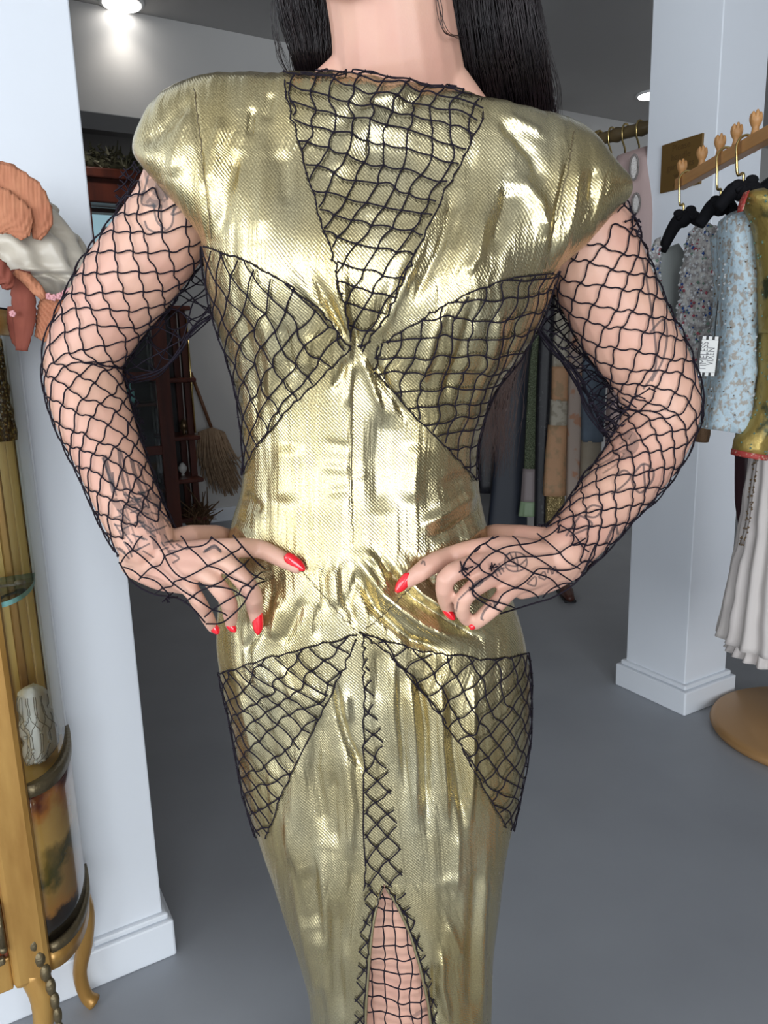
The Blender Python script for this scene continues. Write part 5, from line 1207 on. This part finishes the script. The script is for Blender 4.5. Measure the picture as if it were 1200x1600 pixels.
# ================================================================== BACK RAIL of long gowns behind the pillar
Q0 = Pz(1015, 198, 2.0); Q1 = Pz(935, 218, 2.0); dq = (Q1 - Q0) / np.linalg.norm(Q1 - Q0); RA = Q0 - dq * .12; RBk = Q0 + dq * 1.55
rl = empty('bamboo_rail', (RA + RBk) / 2 * np.array([1, 1, 0]), 'thick bamboo clothes rail running back from the white pillar', 'rack')
nn = 90; u = np.linspace(0, 1, nn); rad = .021 + .006 * np.exp(-(((u * 17) % 1) - .5)**2 / .012); MB().tube(RA[None] * (1 - u)[:, None] + RBk[None] * u[:, None], rad, 18).build('pole', 'bamboo', rl, True)
MB().tube([RBk * [1, 1, 0] - dq * .03, RBk - dq * .03], .018, 12).build('upright', 'bamboo', rl, True); MB().lathe([(.16, 0), (.16, .018), (.02, .03)], (RBk - dq * .03) * np.array([1, 1, 0]), 24).build('foot', 'bamboo', rl, True)
def rail_at(px):
    return min((RA + (RBk - RA) * f for f in np.linspace(0, 1, 400)), key=lambda p: abs(proj(p)[0] - px))
side = np.cross(dq, [0, 0, 1.])
for px, lab in ((938, 'brass hook on the bamboo rail nearest the gold shoulder'), (956, 'brass hook second from the gold shoulder on the bamboo rail'), (978, 'brass hook third from the gold shoulder on the bamboo rail'), (1001, 'brass hook nearest the pillar on the bamboo rail')):
    p = rail_at(px); hk = empty('gown_hanger', p, lab, 'hanger', 'hangers on the bamboo rail')
    a = np.linspace(-.5, math.pi + .2, 16); c = [p + side * (.029 * math.cos(q)) + np.array([0, 0, .029 * math.sin(q)]) for q in a]; c += [p + side * -.026 + np.array([0, 0, -.03]), p + side * -.004 + np.array([0, 0, -.055]), p + np.array([0, 0, -.10])]
    MB().tube(np.array(c), .0035, 7).build('hook', 'brass', hk, True); q = p + np.array([0, 0, -.105]); MB().tube(spline([q - side * .17 + [0, 0, -.05], q - side * .07 + [0, 0, -.008], q, q + side * .07 + [0, 0, -.008], q + side * .17 + [0, 0, -.05]], 16), .013, 8).build('padded_arm', 'black_velvet', hk, True)
    b = MB(); [b.ell(q + np.array([.014*s_, -.02, .008]), (.013, .006, .009), 8, 6) for s_ in (-1, 1)]; b.build('bow', 'black_velvet', hk, True)
def gown(label, parts):
    r0 = parts[0][2][0]; e = empty('hanging_gown', P(r0[0] + 10, 830, r0[4]), label, 'gown', 'gowns on the bamboo rail'); Gs = []
    if r0[1] > 400:          # carry the bodice up to the rail and hook it on
        cx = (r0[0] + r0[2]) / 2; rp = rail_at(cx); dY = rp[1] - r0[4]; yt = proj(rp + np.array([0, 0, -.11]))[1]
        parts = [(nm, m, [(a, y, b_, y2, Y + dY, d) for a, y, b_, y2, Y, d in rows], k) for nm, m, rows, k in parts]
        nm, m, rows, k = parts[0]; hw = (r0[2] - r0[0]) / 2; d0 = rows[0][5]
        parts[0] = (nm, m, [(cx - 4, yt, cx + 4, yt, rp[1], d0*.4), (cx - hw, yt + 22, cx + hw, yt + 22, rp[1], d0), (cx - hw, yt + 80, cx + hw, yt + 80, rp[1], d0)] + rows, dict(k, nr=k.get('nr', 26) + 12))
        MB().tube(np.array([rp + side * (.029 * math.cos(q)) + np.array([0, 0, .029 * math.sin(q)]) for q in np.linspace(-.5, math.pi + .2, 14)] + [rp + side * -.026 + np.array([0, 0, -.03]), rp + np.array([0, 0, -.06]), rp + np.array([0, 0, -.115])]), .0035, 7).build('hanger_hook', 'brass', e, True)
    for nm, m, rows, k in parts:
        kk = dict(n=30, nr=26, pleat=(5, .06)); kk.update(k); o, G = build_loft(nm, m, e, rows, **kk); Gs.append(G)
    return e, Gs
def col_rows(pts, Y, d): return [(a, y, b_, y, Y, d * .55) for y, a, b_ in pts]
e, Gs = gown('dusty pink gown with oval beaded medallions on the bamboo rail beside pillar', [('bodice', 'pink_gown', [(964,244,1022,226,2.62,.02),(958,262,1030,250,2.62,.05),(968,340,1030,340,2.6,.06),(965,480,1030,480,2.6,.06),(948,640,1015,640,2.6,.06),(945,760,1005,760,2.6,.06)], {})])
for x, y, w_, h_2 in ((990, 262, 5.5, 16), (993, 318, 5, 13), (984, 420, 5, 14)):
    Ym = 2.545; c = P(x, y, Ym); MB().ell(c, (w_*Ym/FPX, .008, h_2*Ym/FPX), 20, 12).build('medallion', 'bead_ivory', e, True); a = np.linspace(0, 2*math.pi, 30); MB().tube(np.array([c + [w_*1.12*Ym/FPX*math.cos(q), -.004, h_2*1.08*Ym/FPX*math.sin(q)] for q in a]), .003, 5).build('medallion_rim', 'bead_taupe', e, True)
gown('slate blue denim gown with beige hem nearest the forearm', [('body', 'denim_gown', col_rows([(430,918,950),(540,912,948),(620,908,945),(690,908,942)], 2.72, .05), {}), ('hem', 'beige_gown', col_rows([(688,908,940),(760,905,935),(800,900,930)], 2.72, .048), {})])
gown('faded floral gown in beige and coral between denim and peach gowns', [('body', 'floral_gown', col_rows([(430,890,925),(560,888,916),(680,886,912),(790,884,908)], 2.80, .045), {})])
gown('peach and ivory lace patchwork gown with gold fringed hem', [('top', 'ivory_lace', col_rows([(430,868,900),(500,866,896),(575,862,893)], 2.86, .05), {}), ('peach_band', 'peach_lace', col_rows([(573,862,893),(626,861,891)], 2.85, .052), dict(nr=8)), ('ivory_band', 'ivory_lace', col_rows([(624,860,890),(668,858,888)], 2.85, .05), dict(nr=8)), ('peach_skirt', 'peach_lace', col_rows([(664,856,889),(720,851,886),(774,848,884)], 2.85, .053), dict(nr=12)), ('gold_fringe', 'gold_fringe', col_rows([(770,853,882),(818,851,884)], 2.86, .045), dict(nr=8))])
gown('black sequinned gown between the green and the peach gowns', [('body', 'black_gown', col_rows([(430,846,868),(600,838,864),(700,836,858),(835,834,856)], 2.92, .05), {})])
e, Gs = gown('slim green sequinned gown with mauve band and green flared hem', [('body', 'green_sequin', col_rows([(430,838,850),(520,834,850),(560,828,846),(650,822,843),(735,818,841)], 2.90, .035), dict(pleat=(7, .05))), ('mauve_band', 'mauve_silk', col_rows([(732,817,842),(786,814,844)], 2.90, .04), dict(nr=8, pleat=(8, .06))), ('green_hem', 'green_silk', col_rows([(783,813,844),(806,810,843)], 2.90, .045), dict(nr=8, pleat=(9, .12)))])
gown('deep navy gown hanging left of the slim green one', [('body', 'navy_gown', col_rows([(430,790,832),(600,778,828),(720,770,822),(845,758,822)], 3.0, .06), {})])
gown('black gown with raised floral beading nearest the gold waist', [('body', 'black_gown', col_rows([(430,740,800),(600,742,790),(700,745,786),(770,748,780)], 3.05, .05), {})])
gown('narrow strip of a red gown beside the gold waist', [('body', 'red_gown', col_rows([(500,735,765),(600,740,762),(660,742,757),(705,744,752)], 2.98, .02), {})])
ft = empty('furniture_foot', Pz(887, 938, 0), 'dark red brown furniture foot on floor below the long gowns', 'furniture_foot'); q = Pz(887, 936, 0)  # foot of a piece of furniture: rounded block on a flat pad
MB().etube(np.array([q + [0, .10, .05], q + [0, .02, .032], q + [0, -.05, .022]]), np.array([.03, .034, .022]), np.array([.03, .034, .02])).build('upper', 'foot_finish', ft, True); MB().bar(q + [0, .13, .006], q + [0, -.06, .006], .06, .012).build('foot_pad', 'dark_inside', ft, bevel=.004)

# ------------------------------------------------------------------ keep parts where they were modelled
for o in bpy.data.objects:
    if o.parent and o.parent.type == 'EMPTY': o.matrix_parent_inverse = Matrix.Translation(-o.parent.location)
